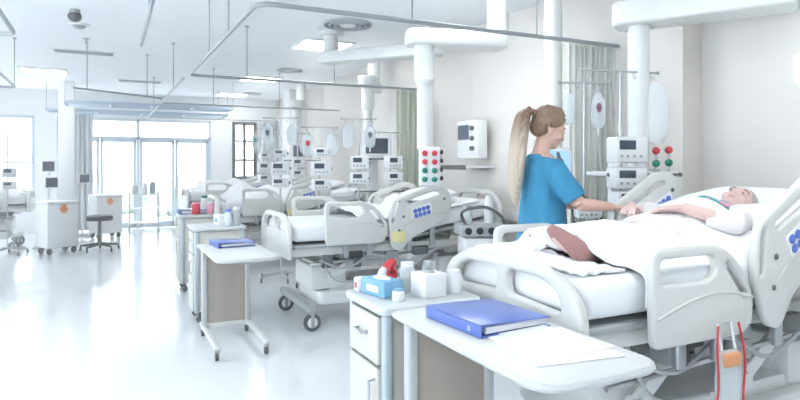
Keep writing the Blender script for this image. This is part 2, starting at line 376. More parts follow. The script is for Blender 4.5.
# blue grey suspended lintel frames near the glazing
for i, (x0, x1, y, l) in enumerate(((-1.0, 2.4, 13.6, 'pale blue suspended tray above the glass doors'), (-0.6, 2.2, 11.9, 'pale blue suspended tray over the aisle end, nearer the camera'))):
    t = thing('suspended_tray', l, 'tray', (0, 0, 0)); b = B()
    b.box(((x0+x1)/2, y-0.3, 2.5), (x1-x0, 0.05, 0.05)); b.box(((x0+x1)/2, y+0.3, 2.5), (x1-x0, 0.05, 0.05))
    for k in range(5): b.box((x0+(x1-x0)*k/4, y, 2.5), (0.04, 0.6, 0.04))
    b.build('tray_frame', mat('pale_blue_metal', (0.45, 0.56, 0.66), 0.5), t)
    for k in (0, 4):
        h = B(); h.cyl((x0+(x1-x0)*k/4, y-0.3, 2.5), (x0+(x1-x0)*k/4, y-0.3, CEIL), 0.006, n=8); h.build('hanger', RAILM, t)

# ------------------------------------------------------------------ curtains
def curtain(label, x0, x1, y, z0, z1, m, folds, amp, x=None, group='bay curtains'):
    b = B(); n = folds*8
    def f(u, v):
        w = amp*math.sin(u*folds*2*math.pi)*(0.75+0.25*math.sin(v*3+u*9))
        if x is None: return (x0+(x1-x0)*u + 0.01*math.sin(v*5+u*20), y+w, z0+(z1-z0)*v)
        return (x+w, x0+(x1-x0)*u, z0+(z1-z0)*v)
    b.grid(f, n, 12)
    o = b.build('curtain', m, angle=180); md = o.modifiers.new('s', 'SOLIDIFY'); md.thickness = 0.004
    return tag(o, label, 'curtain', group)
curtain('grey green curtain gathered at the wall end of the rail behind the nurse', 3.28, 3.76, 3.6, 0.35, ZR-0.02, CURT, 9, 0.028)
curtain('pale green curtain gathered at the wall beyond the second bed', 3.35, 3.76, 6.83, 0.35, ZR-0.02, mat('curtain_yellow_green', (0.72, 0.74, 0.64), 0.9), 7, 0.035)
curtain('white curtain hanging by the far pillar next to the grey framed window', 3.10, 3.55, 13.2, 0.2, ZR-0.02, CURTW, 8, 0.06)
curtain('white curtain beside the pillar at the end of the aisle', -0.7, -0.2, 13.6, 0.1, 2.45, CURTW, 6, 0.05)
curtain('white curtain at the farthest window on the window side', -3.3, -2.9, 14.3, 0.3, 2.5, CURTW, 6, 0.05)

# ------------------------------------------------------------------ hospital bed
def castor(parent, x, y, r=0.07, fork=True, m=GREYP):
    c = B(); c.box((x, y, 2*r+0.02), (0.045, 0.05, 0.05), bev=0.008); c.box((x+0.01, y-0.022, r+0.02), (0.03, 0.006, r+0.05), bev=0.002); c.box((x+0.01, y+0.022, r+0.02), (0.03, 0.006, r+0.05), bev=0.002)
    o = c.build('castor', m, parent)
    w = B(); w.cyl((x+0.01, y-0.013, r), (x+0.01, y+0.013, r), r, n=24); w.build('wheel', DKGREY, o)
    h = B(); h.cyl((x+0.01, y-0.016, r), (x+0.01, y+0.016, r), r*0.6, n=20); h.build('wheel_hub', WHITE, o)
    return o

def zmat(x, z0, ang, hx=0.95): return z0 + max(0.0, x-hx)*math.tan(R(ang))
def make_bed(label, loc, rz=0, dz=0.0, ang=10, rail_ang=25, hz=0.0, card=False, length=2.15):
    t = thing('hospital_bed', label, 'bed', loc, rz, 'hospital beds')
    L = length; zt = 1.0+dz; zb = zt-0.16
    # base
    b = B(); b.plate(fillet([(0.3, -0.3), (L-0.3, -0.3), (L-0.3, 0.3), (0.3, 0.3)], 0.08), th=0.12, bev=0.02, M=T((0, 0, 0.24)))
    b.box((L/2, 0, 0.33), (1.3, 0.46, 0.08), bev=0.02); b.box((0.42, 0, 0.42), (0.34, 0.5, 0.22), bev=0.03); b.box((L-0.42, 0, 0.42), (0.34, 0.5, 0.22), bev=0.03); b.build('base_cover', BEDW, t)
    for x in (0.2, L-0.2): b = B(); b.box((x, 0, 0.2), (0.09, 0.86, 0.06), bev=0.01); b.build('axle_bar', GREYP, t)
    for x in (0.2, L-0.2):
        for y in (-0.41, 0.41): castor(t, x, y, 0.075)
    for x in (0.45, L-0.45):
        b = B(); b.box((x, 0, 0.43), (0.2, 0.24, 0.26), bev=0.02); b.box((x, 0, (0.5+zb-0.1)/2), (0.15, 0.18, zb-0.1-0.5+0.1), bev=0.012); b.build('lift_column', GREYP, t)
        for dxx in (-0.13, 0.13):
            b = B(); b.box((x+dxx, 0, 0.45), (0.05, 0.34, 0.2), bev=0.01); b.build('column_shroud', BEDW, t)
    # deck
    b = B()
    for y in (-0.38, 0.38): b.box((L/2, y, zb-0.085), (L-0.06, 0.05, 0.07), bev=0.01)
    for x in (0.06, 0.5, 0.93, 1.4, L-0.08): b.box((x, 0, zb-0.085), (0.06, 0.8, 0.06), bev=0.01)
    b.build('deck_frame', BEDP, t)
    b = B(); b.box((0.5, 0, zb-0.035), (0.9, 0.84, 0.03), bev=0.008)
    b.box((0.95+(L-1.05)/2, 0, zb-0.03+(L-1.05)/2*math.tan(R(ang))), ((L-1.05)/math.cos(R(ang)), 0.84, 0.03), rot=rotm(0, -ang, 0), bev=0.008); b.build('deck_panel', GREYP, t)
    b = B(); b.tube([(0.75, -0.2, zb-0.14), (1.5, -0.2, zb-0.1+0.55*math.tan(R(ang)))], 0.025, n=10); b.tube([(0.4, 0.15, 0.5), (0.95, 0.15, zb-0.12)], 0.02, n=10)
    b.tube([(0.75, 0.2, zb-0.14), (1.5, 0.2, zb-0.1+0.55*math.tan(R(ang)))], 0.025, n=10); b.build('lift_actuator', DKGREY, t)
    b = B(); b.box((0.72, -0.3, zb-0.19), (0.34, 0.14, 0.12), bev=0.015); b.build('control_box', GREYP, t)
    # boxes, cables and pull levers below the deck on both sides
    for s in (-1, 1):
        b = B()
        b.tube([(0.28, s*0.4, zb-0.16), (0.5, s*0.44, zb-0.24), (0.8, s*0.43, zb-0.14), (1.1, s*0.44, zb-0.26), (1.45, s*0.42, zb-0.12)], 0.009, sub=5)
        b.tube([(0.3, s*0.38, zb-0.12), (0.42, s*0.4, zb-0.34), (0.75, s*0.4, zb-0.38)], 0.008, sub=5); b.build('cable', GREYP, t)
        b = B(); b.box((0.6, s*0.42, zb-0.13), (0.14, 0.04, 0.06), bev=0.01); b.build('release_lever', BLACK, t)
        b = B(); b.box((1.25, s*0.42, zb-0.13), (0.16, 0.05, 0.08), bev=0.012); b.build('socket_box', DKGREY, t)
        for xa, xb in ((0.42, 0.78), (1.1, 1.5)):
            b = B(); b.box(((xa+xb)/2, s*0.31, (zb-0.11+0.44)/2), (math.hypot(xb-xa, zb-0.55), 0.03, 0.075), rot=rotm(0, -math.degrees(math.atan2(zb-0.55, xb-xa)), 0), bev=0.012); b.cyl((xa, s*0.28, 0.44), (xa, s*0.34, 0.44), 0.035); b.build('link_arm', BEDW, t)
        for xx, w_, h_, z_ in ((0.36, 0.10, 0.13, zb-0.17), (0.64, 0.07, 0.10, zb-0.2), (0.98, 0.13, 0.15, zb-0.2), (1.62, 0.12, 0.12, zb-0.12)):
            b = B(); b.box((xx, s*0.36, z_), (w_, 0.07, h_), bev=0.01); b.box((xx, s*0.40, z_-0.01), (w_*0.5, 0.02, h_*0.4), bev=0.004); b.build('motor_box', GREYP if w_ > 0.1 else DKGREY, t)
        b = B(); b.tube([(0.2, s*0.37, 0.56), (1.0, s*0.37, 0.60), (1.95, s*0.37, 0.66)], 0.012, n=8); b.build('side_rod', METAL, t)
    # mattress
    b = B(); rg = []
    xs = [0.03, 0.035, 0.05, 0.08, 0.3, 0.6, 0.86, 0.92, 0.98, 1.05, 1.3, 1.7, L-0.09, L-0.06, L-0.045, L-0.04]
    for i, x in enumerate(xs):
        e = {0: 0.06, 1: 0.035, 2: 0.012, 15: 0.06, 14: 0.035, 13: 0.012}.get(i, 0)
        zz = zmat(x, zt, ang) ; prof = fillet([(-0.43+e, zz-0.155+e), (0.43-e, zz-0.155+e), (0.43-e, zz-e), (-0.43+e, zz-e)], 0.05, 4)
        rg.append([(x-(zq-zz+0.16)*math.sin(R(ang))*(1 if x > 0.95 else 0), yq, zq) for yq, zq in prof])
    b.loft(rg); b.build('mattress', SHEET, t, angle=60)
    # foot board
    fb = fillet([(-0.47, 0.66, 0.03), (0.47, 0.66, 0.03), (0.475, 0.93, 0.1), (0.30, 1.035, 0.15), (-0.30, 1.035, 0.15), (-0.475, 0.93, 0.1)], 0.05, 8)
    h1 = fillet([(0.035, 0.89), (0.37, 0.87), (0.35, 0.945), (0.26, 0.985), (0.035, 0.99)], 0.04, 5); h2 = [(-y, z) for y, z in h1][::-1]
    b = B(); b.plate(fb, [h1, h2], th=0.045, bev=0.015, M=T((0, 0, dz*0.4)) @ YZ); b.build('footboard', BEDP, t)
    hb = fillet([(-0.44, 0.72), (0.44, 0.72), (0.46, 1.1), (0.3, 1.24), (-0.3, 1.24), (-0.46, 1.1)], 0.1, 6)
    h1 = fillet([(0.04, 1.08), (0.36, 1.06), (0.28, 1.18), (0.04, 1.19)], 0.04, 5); h2 = [(-y, z) for y, z in h1][::-1]
    b = B(); b.plate(hb, [h1, h2], th=0.04, bev=0.014, M=T((L, 0, hz)) @ YZ); b.build('headboard', BEDP, t)
    # side rails
    for s in (-1, 1):
        y = s*0.49; My = T((0, y, 0)) @ XZ
        out = fillet([(0.30, 0.73, 0.04), (0.86, 0.73, 0.08), (0.89, 0.88, 0.08), (0.80, 1.02, 0.08), (0.68, 1.105, 0.1), (0.29, 1.105, 0.06)], 0.05, 7)
        ho = fillet([(0.335, 0.965), (0.60, 0.965), (0.66, 1.0), (0.63, 1.065), (0.335, 1.065)], 0.03, 5)
        h2 = fillet([(0.70, 1.02), (0.725, 1.04), (0.85, 0.90), (0.825, 0.87)], 0.012, 3)
        b = B(); b.plate(out, [ho, h2], th=0.04, bev=0.013, M=My)
        b.tube([(0.315+0.56*k/10, y+s*0.019, 0.845+0.07*math.sin(math.pi*(k/10)*0.85)) for k in range(11)], 0.006, n=6)
        b.build('side_rail', BEDP, t)
        for xx, zz_, hh in ((0.5, 0.70, 0.16), (0.72, 0.70, 0.16), (1.12, 0.74, 0.22), (1.36, 0.80, 0.26)):
            b = B(); b.box((xx, s*0.455, zz_), (0.05, 0.03, hh), bev=0.008); b.build('rail_bracket', METAL, t)
        ox = 0.83 if s < 0 else 1.02
        Mh = T((ox, y, 0.975+hz*0.5)) @ rotm(0, -rail_ang, 0) @ XZ
        out = fillet([(0.03, -0.27), (0.05, -0.02), (0.16, 0.14), (0.58, 0.18), (0.72, 0.10), (0.73, -0.06), (0.60, -0.19), (0.25, -0.24), (0.10, -0.33)], 0.06, 6)
        g1 = fillet([(0.075, -0.06), (0.10, -0.06), (0.20, 0.10), (0.175, 0.115)], 0.012, 3)
        g2 = fillet([(0.26, 0.095), (0.56, 0.115), (0.62, 0.09), (0.62, 0.07), (0.26, 0.06)], 0.015, 3)
        b = B(); b.plate(out, [g1, g2], th=0.04, bev=0.013, M=Mh)
        Mr = T((ox, y, 0.975+hz*0.5)) @ rotm(0, -rail_ang, 0)
        b.tube([Mr @ Vector((0.07+0.6*k/10, s*0.019, -0.17+0.1*math.sin(math.pi*(k/10)*0.8))) for k in range(11)], 0.006, n=6)
        hr = b.build('side_rail', BEDP, t)
        pu = 0.29 if s < 0 else 0.42
        for s2 in ((s,) if s < 0 else (1, -1)):
            b = B(); b.plate(fillet([(pu, -0.09), (pu+0.21, -0.08), (pu+0.21, 0.025), (pu, 0.015)], 0.02), th=0.006, bev=0.002, M=Mr @ T((0, s2*0.022, 0)) @ XZ); b.build('control_panel', WHITE, hr)
            for i in range(4):
                for j in range(2):
                    b = B(); b.ell(Mr @ Vector((pu+0.035+0.045*i, s2*0.027, -0.012-0.045*j)), (0.022, 0.004, 0.021), rot=rotm(0, -rail_ang, 0), n=10); b.build('button', BLUEB, hr)
            for (uu, vv) in ((0.13, -0.14), (0.2, -0.03), (0.65, 0.02)):
                b = B(); b.ell(Mr @ Vector((uu, s2*0.024, vv)), (0.013, 0.006, 0.013), n=10); b.build('rail_bolt', DKGREY, hr)
    if card:
        b = B(); b.box((0.98, -0.52, 0.78), (0.13, 0.006, 0.09), bev=0.002); b.build('label_card', YELLOW, t, label='pale yellow card')
    return t

PA = 10
bed1 = make_bed('nearest hospital bed, with a patient under white covers', (1.52, 2.06, 0), 0, 0.0, PA, 25)
bed2 = make_bed('second hospital bed, empty, between the nearest bed and the third one', (1.38, 5.30, 0), 0, -0.08, 8, 13, -0.07, card=True)
bed3 = copy_thing(bed2, 'third hospital bed, heaped with white bedding, behind the empty second one', (1.35, 8.55, 0), 0, 'hospital beds')
bed4 = copy_thing(bed2, 'farthest hospital bed of the wall side row, near the far pillar', (1.35, 11.7, 0), 0, 'hospital beds')
bed5 = copy_thing(bed2, 'hospital bed on the window side beside the white waste cart', (-1.14, 12.15, 0), 180, 'hospital beds')

def wob(x, y, s=1.0, seed=0): return s*noise.noise(Vector((x*7+seed, y*7, seed*3.1)))*0.5 + s*0.3*noise.noise(Vector((x*17, y*17+seed, 2.2)))
def body_bump(x, y):
    v = 0.0
    e = min(1, max(0, (1.05-x)/0.25))
    for yl in (-0.10, 0.09):
        st = min(1, max(0, (x-(0.27 if yl < 0 else 0.165))/0.05))
        v = max(v, e*st*(0.105+0.02*math.exp(-((x-0.62)/0.18)**2))*math.exp(-((y-yl)/0.10)**2))
    tor = min(1, max(0, (x-0.75)/0.25))
    v = max(v, tor*0.175*math.exp(-abs((y+0.0)/0.22)**2.6))
    return v
def blanket(name, label, loc, rz, z0, ang, x0, x1, near, far, bumpf, seed, wr=0.02, foot=False):
    b = B()
    def f(u, v):
        s = -0.44-near + v*(0.88+near+far)
        xa = x0+(0.155*min(1, max(0, (0.02-s)/0.06)) if foot else 0); x = xa+(x1-xa)*u
        y = max(-0.445, min(0.445, s)); drop = max(0, abs(s)-0.44)
        ease = max(0, abs(y)-0.38)/0.065
        z = zmat(x, z0, ang)+0.016+bumpf(x, y)*(1-ease**2*0.8)+abs(wob(x, y, wr, seed))*(1-0.7*ease)-drop - 0.012*ease*ease
        yy = y + math.copysign(min(drop, 0.012)+abs(wob(x, drop, 0.015, seed+5)), y)*(1 if drop > 0 else 0)
        if drop > 0: z += 0.02*math.sin(x*14+seed)*min(1, drop*8)
        return (x, yy, z)
    b.grid(f, 90, 80)
    o = b.build(name, SHEET, angle=180); md = o.modifiers.new('s', 'SOLIDIFY'); md.thickness = 0.012; md.offset = 1
    o.location = loc; o.rotation_euler = (0, 0, R(rz)); return tag(o, label, 'blanket', 'white bed covers')
blanket('blanket', 'white blanket over the patient on the nearest bed', bed1.location, 0, 1.0, PA, 0.15, 1.22, 0.11, 0.07, body_bump, 1, 0.03, foot=True)
def heap(seed, h):
    cs = [(random.uniform(0.35, 1.7), random.uniform(-0.25, 0.3), random.uniform(0.10, 0.26), random.uniform(0.4, 1)*h) for _ in range(9)]
    def f(x, y): return max([c[3]*math.exp(-((x-c[0])/c[2])**2-((y-c[1])/c[2])**2) for c in cs])
    return f
blanket('blanket', 'white rumpled cover pushed up the empty second bed', bed2.location, 0, 0.92, 8, 0.62, 1.9, 0.0, 0.05, heap(3, 0.15), 3, 0.05)
blanket('blanket', 'white heaped cover on the third bed', bed3.location, 0, 0.92, 8, 0.1, 1.9, 0.08, 0.0, heap(4, 0.26), 4, 0.06)
blanket('blanket', 'white cover on the farthest bed of the wall side row', bed4.location, 0, 0.92, 8, 0.1, 1.9, 0.08, 0.0, heap(5, 0.22), 5, 0.05)
blanket('blanket', 'white cover on the bed beside the white waste cart', bed5.location, 180, 0.92, 8, 0.1, 1.9, 0.0, 0.08, heap(6, 0.2), 6, 0.05)

def pillow(label, loc, ang, sx=0.42, sy=0.72, sz=0.15, rz=0, dent=0.0):
    b = B(); nu, nv = 36, 18; rg = []
    def P(th, ph):
        c = lambda a, e: math.copysign(abs(math.cos(a))**e, math.cos(a)); s_ = lambda a, e: math.copysign(abs(math.sin(a))**e, math.sin(a))
        x = c(ph, 0.8)*c(th, 0.5); y = c(ph, 0.8)*s_(th, 0.5); z = s_(ph, 1.0)
        r2 = (x*x+y*y)
        return Vector((x*sx/2, y*sy/2, z*sz/2*(1-0.35*r2) - (dent*math.exp(-r2*5) if z > 0 else 0) + 0.01*noise.noise(Vector((x*3, y*3, z))) ))
    for i in range(nv+1):
        ph = -math.pi/2+math.pi*i/nv*0.998+0.001
        rg.append([P(2*math.pi*k/nu, ph) for k in range(nu)])
    b.loft(rg); o = b.build('pillow', SHEET, angle=180); o.location = loc; o.rotation_euler = (0, -R(ang), R(rz))
    return tag(o, label, 'pillow', 'white pillows')
x1, y1 = 1.52, 2.06
pillow('large white pillow under the head of the patient', (x1+1.58, y1+0.02, 1.0+0.63*math.tan(R(PA))+0.07), 12, 0.68, 0.90, 0.22, dent=0.095)
pillow('white pillow at the head of the empty second bed', (1.28+1.65, 5.3, 0.92+0.7*math.tan(R(8))+0.10), 10)
pillow('white pillow at the head of the third bed', (1.35+1.65, 8.55, 0.92+0.7*math.tan(R(8))+0.10), 10)

# ------------------------------------------------------------------ patient
def head_shape(b, C, M):      # head in local frame: x forward (face), z up, C centre
    def P(x, y, z): return C + M @ Vector((x, y, z))
    Q = M.to_4x4()
    b.ell(P(-0.01, 0, 0.025), (0.095, 0.074, 0.088), rot=Q); b.ell(P(0.022, 0, -0.035), (0.066, 0.058, 0.075), rot=Q)
    b.ell(P(0.062, 0, -0.088), (0.026, 0.028, 0.022), rot=Q); b.ell(P(0.083, 0, -0.025), (0.02, 0.013, 0.022), rot=Q)
    b.ell(P(0.100, 0, -0.034), (0.014, 0.013, 0.011), rot=Q)
    b.tube([P(0.083, 0, 0.012), P(0.102, 0, -0.03)], [0.008, 0.011], n=8)
    b.ell(P(0.078, 0, -0.062), (0.018, 0.026, 0.013), rot=Q); b.ell(P(0.070, 0, 0.020), (0.02, 0.052, 0.012), rot=Q)
    for s in (-1, 1):
        b.ell(P(0.055, s*0.042, -0.028), (0.028, 0.024, 0.026), rot=Q); b.ell(P(-0.012, s*0.074, -0.018), (0.019, 0.009, 0.031), rot=Q, n=12)
def face_bits(C, M, parent, skin=None, closed=False):
    def P(x, y, z): return C + M @ Vector((x, y, z))
    Q = M.to_4x4()
    for s in (-1, 1):
        e = B(); e.ell(P(0.076, s*0.031, 0.0), (0.0095, 0.0125, 0.0065), rot=Q, n=12); eo = e.build('eye', EYEW, parent)
        e = B(); e.ell(P(0.086, s*0.031, -0.001), (0.003, 0.006, 0.006), rot=Q, n=10); e.build('iris', EYED, eo)
        lid = B(); lid.ell(P(0.0765, s*0.031, 0.001 if closed else 0.0055), (0.0125, 0.0155, 0.0095 if closed else 0.006), rot=Q, n=12); lid.build('eyelid', skin, parent)
        e = B(); e.tube([P(0.083, s*0.014, 0.024), P(0.086, s*0.032, 0.029), P(0.074, s*0.052, 0.022)], 0.0035, n=6, sub=3); e.build('eyebrow', HAIRD, parent)
    e = B(); e.ell(P(0.090, 0, -0.059), (0.006, 0.019, 0.004), rot=Q); e.ell(P(0.0895, 0, -0.065), (0.006, 0.016, 0.004), rot=Q); e.build('lips', LIP, parent)
def hand(b, W_, D, U, side, curl=0.5, sc=1.0):
    # W_ wrist, D pointing direction, U back-of-hand normal, side = thumb side vector
    W_ = Vector(W_); D = Vector(D).normalized(); U = Vector(U).normalized(); S = Vector(side); S = (S - D*S.dot(D) - U*S.dot(U)).normalized()
    pc = W_ + D*0.048*sc
    rot = Matrix((D, S, U)).transposed().to_4x4()
    b.ell(pc, (0.055*sc, 0.040*sc, 0.017*sc), rot=rot); b.ell(W_+D*0.03*sc, (0.045*sc, 0.03*sc, 0.019*sc), rot=rot)
    for k, (off, ln) in enumerate(((0.030, 0.072), (0.010, 0.082), (-0.010, 0.076), (-0.029, 0.060))):
        p = W_ + D*0.082*sc + S*off*sc; pts = [p-D*0.025*sc, p]; d = (D+S*off*3).normalized(); a = 0.0
        for seg, f in ((0.42, 0.5), (0.32, 0.9), (0.26, 1.2)):
            a += curl*f*0.6; dd = d*math.cos(a)-U*math.sin(a); p = p+dd*ln*seg*sc; pts.append(p)
        b.tube(pts, [0.0095*sc, 0.0095*sc, 0.0088*sc, 0.008*sc, 0.0065*sc], n=8, sub=2)
    p = W_ + D*0.022*sc + S*0.028*sc
    b.tube([W_+D*0.01*sc+S*0.012*sc, p, p+(D*0.6+S*0.75-U*0.2)*0.034*sc, p+(D*0.8+S*0.65-U*0.35)*0.062*sc], [0.012*sc, 0.012*sc, 0.0105*sc, 0.008*sc], n=8, sub=2)

pt = thing('patient', 'person lying in the nearest bed with head on a large pillow and teal collar', 'person', (x1, y1, 0))
b = B(); tb = 0
def zb_(x): return zmat(x, 1.0, PA)
hc = Vector((1.51, -0.01, zb_(1.53)+0.105))
# face looks up and a little towards the foot end: local x (face) -> up, z (crown) -> towards head of the bed
Mf = Matrix.Rotation(R(-28), 3, 'X') @ Matrix.Rotation(R(-62), 3, 'Y') @ Matrix.Rotation(R(180), 3, 'Z')
fx = Vector((-0.42, -0.30, 0.86)).normalized(); fz = (Vector((0.9, 0.1, 0.3)) - fx*fx.dot(Vector((0.9, 0.1, 0.3)))).normalized(); fy = fz.cross(fx)
Mf = Matrix((fx, fy, fz)).transposed()
head_shape(b, hc, Mf)
b.tube([(1.45, 0.0, zb_(1.45)+0.105), (1.33, 0.0, zb_(1.33)+0.095)], [0.052, 0.06], n=14)
b.tube([(1.36, 0, zb_(1.36)+0.085), (1.26, 0, zb_(1.26)+0.085), (1.05, 0, zb_(1.05)+0.085), (0.86, 0, 1.085), (0.78, 0, 1.08)], [0.085, 0.15, 0.145, 0.14, 0.12], n=18, flat=0.54)
for s in (-1, 1):
    b.ell((1.29, s*0.165, zb_(1.29)+0.08), (0.07, 0.06, 0.06))
    b.tube([(0.84, s*0.09, 1.07), (0.60, s*0.095, 1.065), (0.50, s*0.095, 1.055), (0.34, -0.125 if s < 0 else 0.07, 1.038)], [0.07, 0.05, 0.045, 0.036], n=12, sub=3)
    ft = [(0.34, -0.125, 1.038), (0.305, -0.14, 1.038), (0.25, -0.105, 1.08), (0.20, -0.07, 1.115)] if s < 0 else [(0.33, 0.07, 1.042), (0.29, 0.072, 1.04), (0.25, 0.08, 1.07), (0.205, 0.09, 1.09)]
    b.tube(ft, [0.03, 0.035, 0.033, 0.022], n=12, sub=2)
    q = Vector(ft[-1])
    for k in range(5): b.ell(q+Vector((-0.012+0.002*k, s*0.008*(k-2), 0.014-0.004*k)), (0.009, 0.008, 0.013), n=8)
for s, el, wr, hd in ((-1, (1.12, -0.27, zb_(1.12)+0.12), (0.97, -0.10, 1.215), (-0.75, 0.62, -0.05)), (1, (1.10, 0.29, zb_(1.1)+0.12), (0.93, 0.17, 1.205), (-0.8, -0.5, -0.08))):
    b.tube([(1.29, s*0.17, zb_(1.29)+0.09), el, wr], [0.046, 0.038, 0.026], n=12, sub=3)
    hand(b, wr, hd, (0, 0, 1), (0.3, -s, 0), 0.45, 0.95)
pb = b.fused('body', SKIN2, pt, voxel=0.0065, smooth=3)
face_bits(hc, Mf, pt, SKIN2, True)
b = B(); Q = Mf.to_4x4(); b.ell(hc+Mf @ Vector((-0.022, 0, 0.036)), (0.098, 0.082, 0.092), rot=Q); b.fused('hair', mat('hair_grey', (0.42, 0.38, 0.36), 0.7, var=0.3, scale=30), pt, voxel=0.008, smooth=2)
b = B(); b.tube([(1.40, 0.01, zb_(1.40)+0.105), (1.34, 0, zb_(1.34)+0.10), (1.27, 0, zb_(1.27)+0.105)], [0.066, 0.085, 0.12], n=18, sub=2, flat=0.85)
b.build('gown_collar', TEAL, pt)
b = B(); b.tube([(1.33, -0.01, zb_(1.33)+0.09), (1.26, 0, zb_(1.26)+0.09), (1.1, 0, zb_(1.1)+0.09), (0.8, 0, 1.085)], [0.10, 0.168, 0.165, 0.155], n=20, sub=2, flat=0.60)
for s, el in ((-1, (1.12, -0.265, zb_(1.12)+0.12)), (1, (1.15, 0.27, zb_(1.15)+0.12))): b.tube([(1.29, s*0.15, zb_(1.29)+0.09), (1.27, s*0.18, zb_(1.27)+0.09), el, (el[0]-0.07, el[1]-s*0.09, el[2]+0.02)], [0.06, 0.062, 0.056, 0.05], n=12, sub=2)
b.fused('gown', mat('gown_white', (0.82, 0.78, 0.79), 0.9, var=0.05), pt, voxel=0.008, smooth=3)
b = B(); b.tube([(1.315, -0.10, zb_(1.3)+0.15), (1.275, -0.02, zb_(1.27)+0.19), (1.30, 0.07, zb_(1.3)+0.17)], 0.018, n=8, sub=3, flat=0.5); b.build('pink_strap', PINK, pt)
b = B(); b.tube([(0.48, -0.10, 1.05), (0.37, -0.12, 1.042), (0.33, -0.13, 1.040), (0.30, -0.14, 1.042), (0.26, -0.115, 1.082), (0.21, -0.07, 1.13), (0.195, -0.05, 1.155)], [0.05, 0.043, 0.043, 0.046, 0.040, 0.032, 0.016], n=14, sub=3)
b.fused('sock', FOOTSK, pt, voxel=0.006, smooth=3, label='reddish brown sock')
b = B(); b.tube([(0.222, -0.115, 1.02), (0.24, -0.07, 1.035), (0.285, -0.03, 1.05), (0.30, -0.07, 1.10), (0.30, -0.11, 1.05)], 0.001, n=4); b.bm.free()
# coverings folded around the feet
b = B(); b.grid(lambda u, v: (0.07+0.22*u, -0.38+0.78*v, 1.004+0.008+abs(wob(u*0.4, v, 0.05, 9))+0.05*math.exp(-((u-0.6)/0.3)**2-((v-0.62)/0.2)**2)), 30, 50)
o = b.build('folded_sheet', SHEET, angle=180); o.modifiers.new('s', 'SOLIDIFY').thickness = 0.01; o.location = bed1.location; tag(o, 'white sheet bunched at the foot end beside the bare feet of the patient', 'sheet')

# ------------------------------------------------------------------ nurse
nz = 1.0
nu_ = thing('nurse', 'person in blue scrubs with long blonde ponytail, reaching over the far rail of a bed', 'person', (2.34, 2.81, 0), -17)
b = B(); C0 = Vector((0.045, 0, 1.622))
Mh = Matrix.Rotation(R(21), 3, 'Y'); nu_.scale = (1.012, 1.012, 1.012)
head_shape(b, C0, Mh)
b.tube([(0.028, 0, 1.60), (0.0, 0, 1.50), (-0.012, 0, 1.42)], [0.046, 0.048, 0.064], n=14)
b.rings([(0.0, 0, 0.86, 0.09, 0.15), (0, 0, 0.95, 0.115, 0.175), (0.005, 0, 1.06, 0.095, 0.145), (0.01, 0, 1.2, 0.10, 0.145), (0.015, 0, 1.3, 0.105, 0.155), (0, 0, 1.4, 0.09, 0.165), (-0.01, 0, 1.455, 0.06, 0.11), (-0.01, 0, 1.48, 0.05, 0.06)])
sh = {}
for s in (-1, 1):
    b.ell((-0.005, s*0.165, 1.395), (0.055, 0.055, 0.055))
    el = Vector((0.12, -0.235, 1.185)) if s < 0 else Vector((0.19, 0.15, 1.17)); wr = Vector((0.335, -0.185, 1.165)) if s < 0 else Vector((0.40, 0.03, 1.16))
    sp = Vector((-0.005, s*0.175, 1.39)); sh[s] = (sp, el, wr)
    b.tube([sp, sp.lerp(el, 0.5), el], [0.05, 0.043, 0.037], n=12, sub=3)
    b.tube([el, el.lerp(wr, 0.35), wr], [0.037, 0.037, 0.024], n=12, sub=3)
    hand(b, wr, (0.95, 0.12 if s < 0 else -0.2, -0.08), (0, -0.1*s, 1), (0, -s, 0), 0.6, 0.92)
    b.tube([(0, s*0.09, 0.92), (0.01, s*0.1, 0.5), (-0.005, s*0.1, 0.3), (-0.015, s*0.1, 0.09)], [0.088, 0.056, 0.052, 0.036], n=14, sub=3)
    b.tube([(-0.04, s*0.1, 0.05), (0.05, s*0.105, 0.045), (0.15, s*0.115, 0.03)], [0.035, 0.036, 0.024], n=10, sub=2)
b.fused('body', SKIN, nu_, voxel=0.0062, smooth=3)
face_bits(C0, Mh, nu_, SKIN)
# scrub top
b = B()
b.rings([(0.0, 0, 0.83, 0.15, 0.205), (0.0, 0, 0.95, 0.145, 0.20), (0.005, 0, 1.08, 0.128, 0.178), (0.008, 0, 1.2, 0.125, 0.168), (0.012, 0, 1.3, 0.125, 0.175), (-0.002, 0, 1.385, 0.105, 0.185), (-0.008, 0, 1.435, 0.08, 0.14), (-0.012, 0, 1.468, 0.066, 0.082)])
for s in (-1, 1):
    sp, el, wr = sh[s]; e2 = sp.lerp(el, 0.86)
    b.ell((-0.005, s*0.16, 1.388), (0.072, 0.068, 0.062)); b.tube([sp, sp.lerp(e2, 0.5), e2], [0.067, 0.066, 0.068], n=14, sub=3)
top = b.fused('scrub_top', SCRUB, nu_, voxel=0.008, smooth=3)
for v in top.data.vertices:     # cloth folds
    c = v.co; k = noise.noise(Vector((c.x*9, c.y*6+c.x*4, c.z*5)))*0.010 + noise.noise(Vector((c.x*20, c.y*16, c.z*9+4)))*0.004
    v.co += v.normal*k*(1 if c.z < 1.42 else 0.3)
b = B()
for s in (-1, 1): b.tube([(0, s*0.085, 0.95), (0.012, s*0.1, 0.5), (0.0, s*0.1, 0.13)], [0.115, 0.082, 0.075], n=16, sub=4)
b.rings([(0, 0, 0.82, 0.13, 0.18), (0, 0, 0.98, 0.125, 0.172)])
b.fused('scrub_trousers', SCRUB, nu_, voxel=0.009, smooth=3)
for s in (-1, 1):
    b = B(); b.tube([(-0.05, s*0.1, 0.045), (0.04, s*0.105, 0.05), (0.11, s*0.112, 0.04), (0.16, s*0.116, 0.03)], [0.045, 0.048, 0.042, 0.03], n=12, sub=3); b.box((0.05, s*0.108, 0.0125), (0.24, 0.085, 0.025), bev=0.01); b.fused('shoe', WHITE, nu_, voxel=0.006, smooth=2)
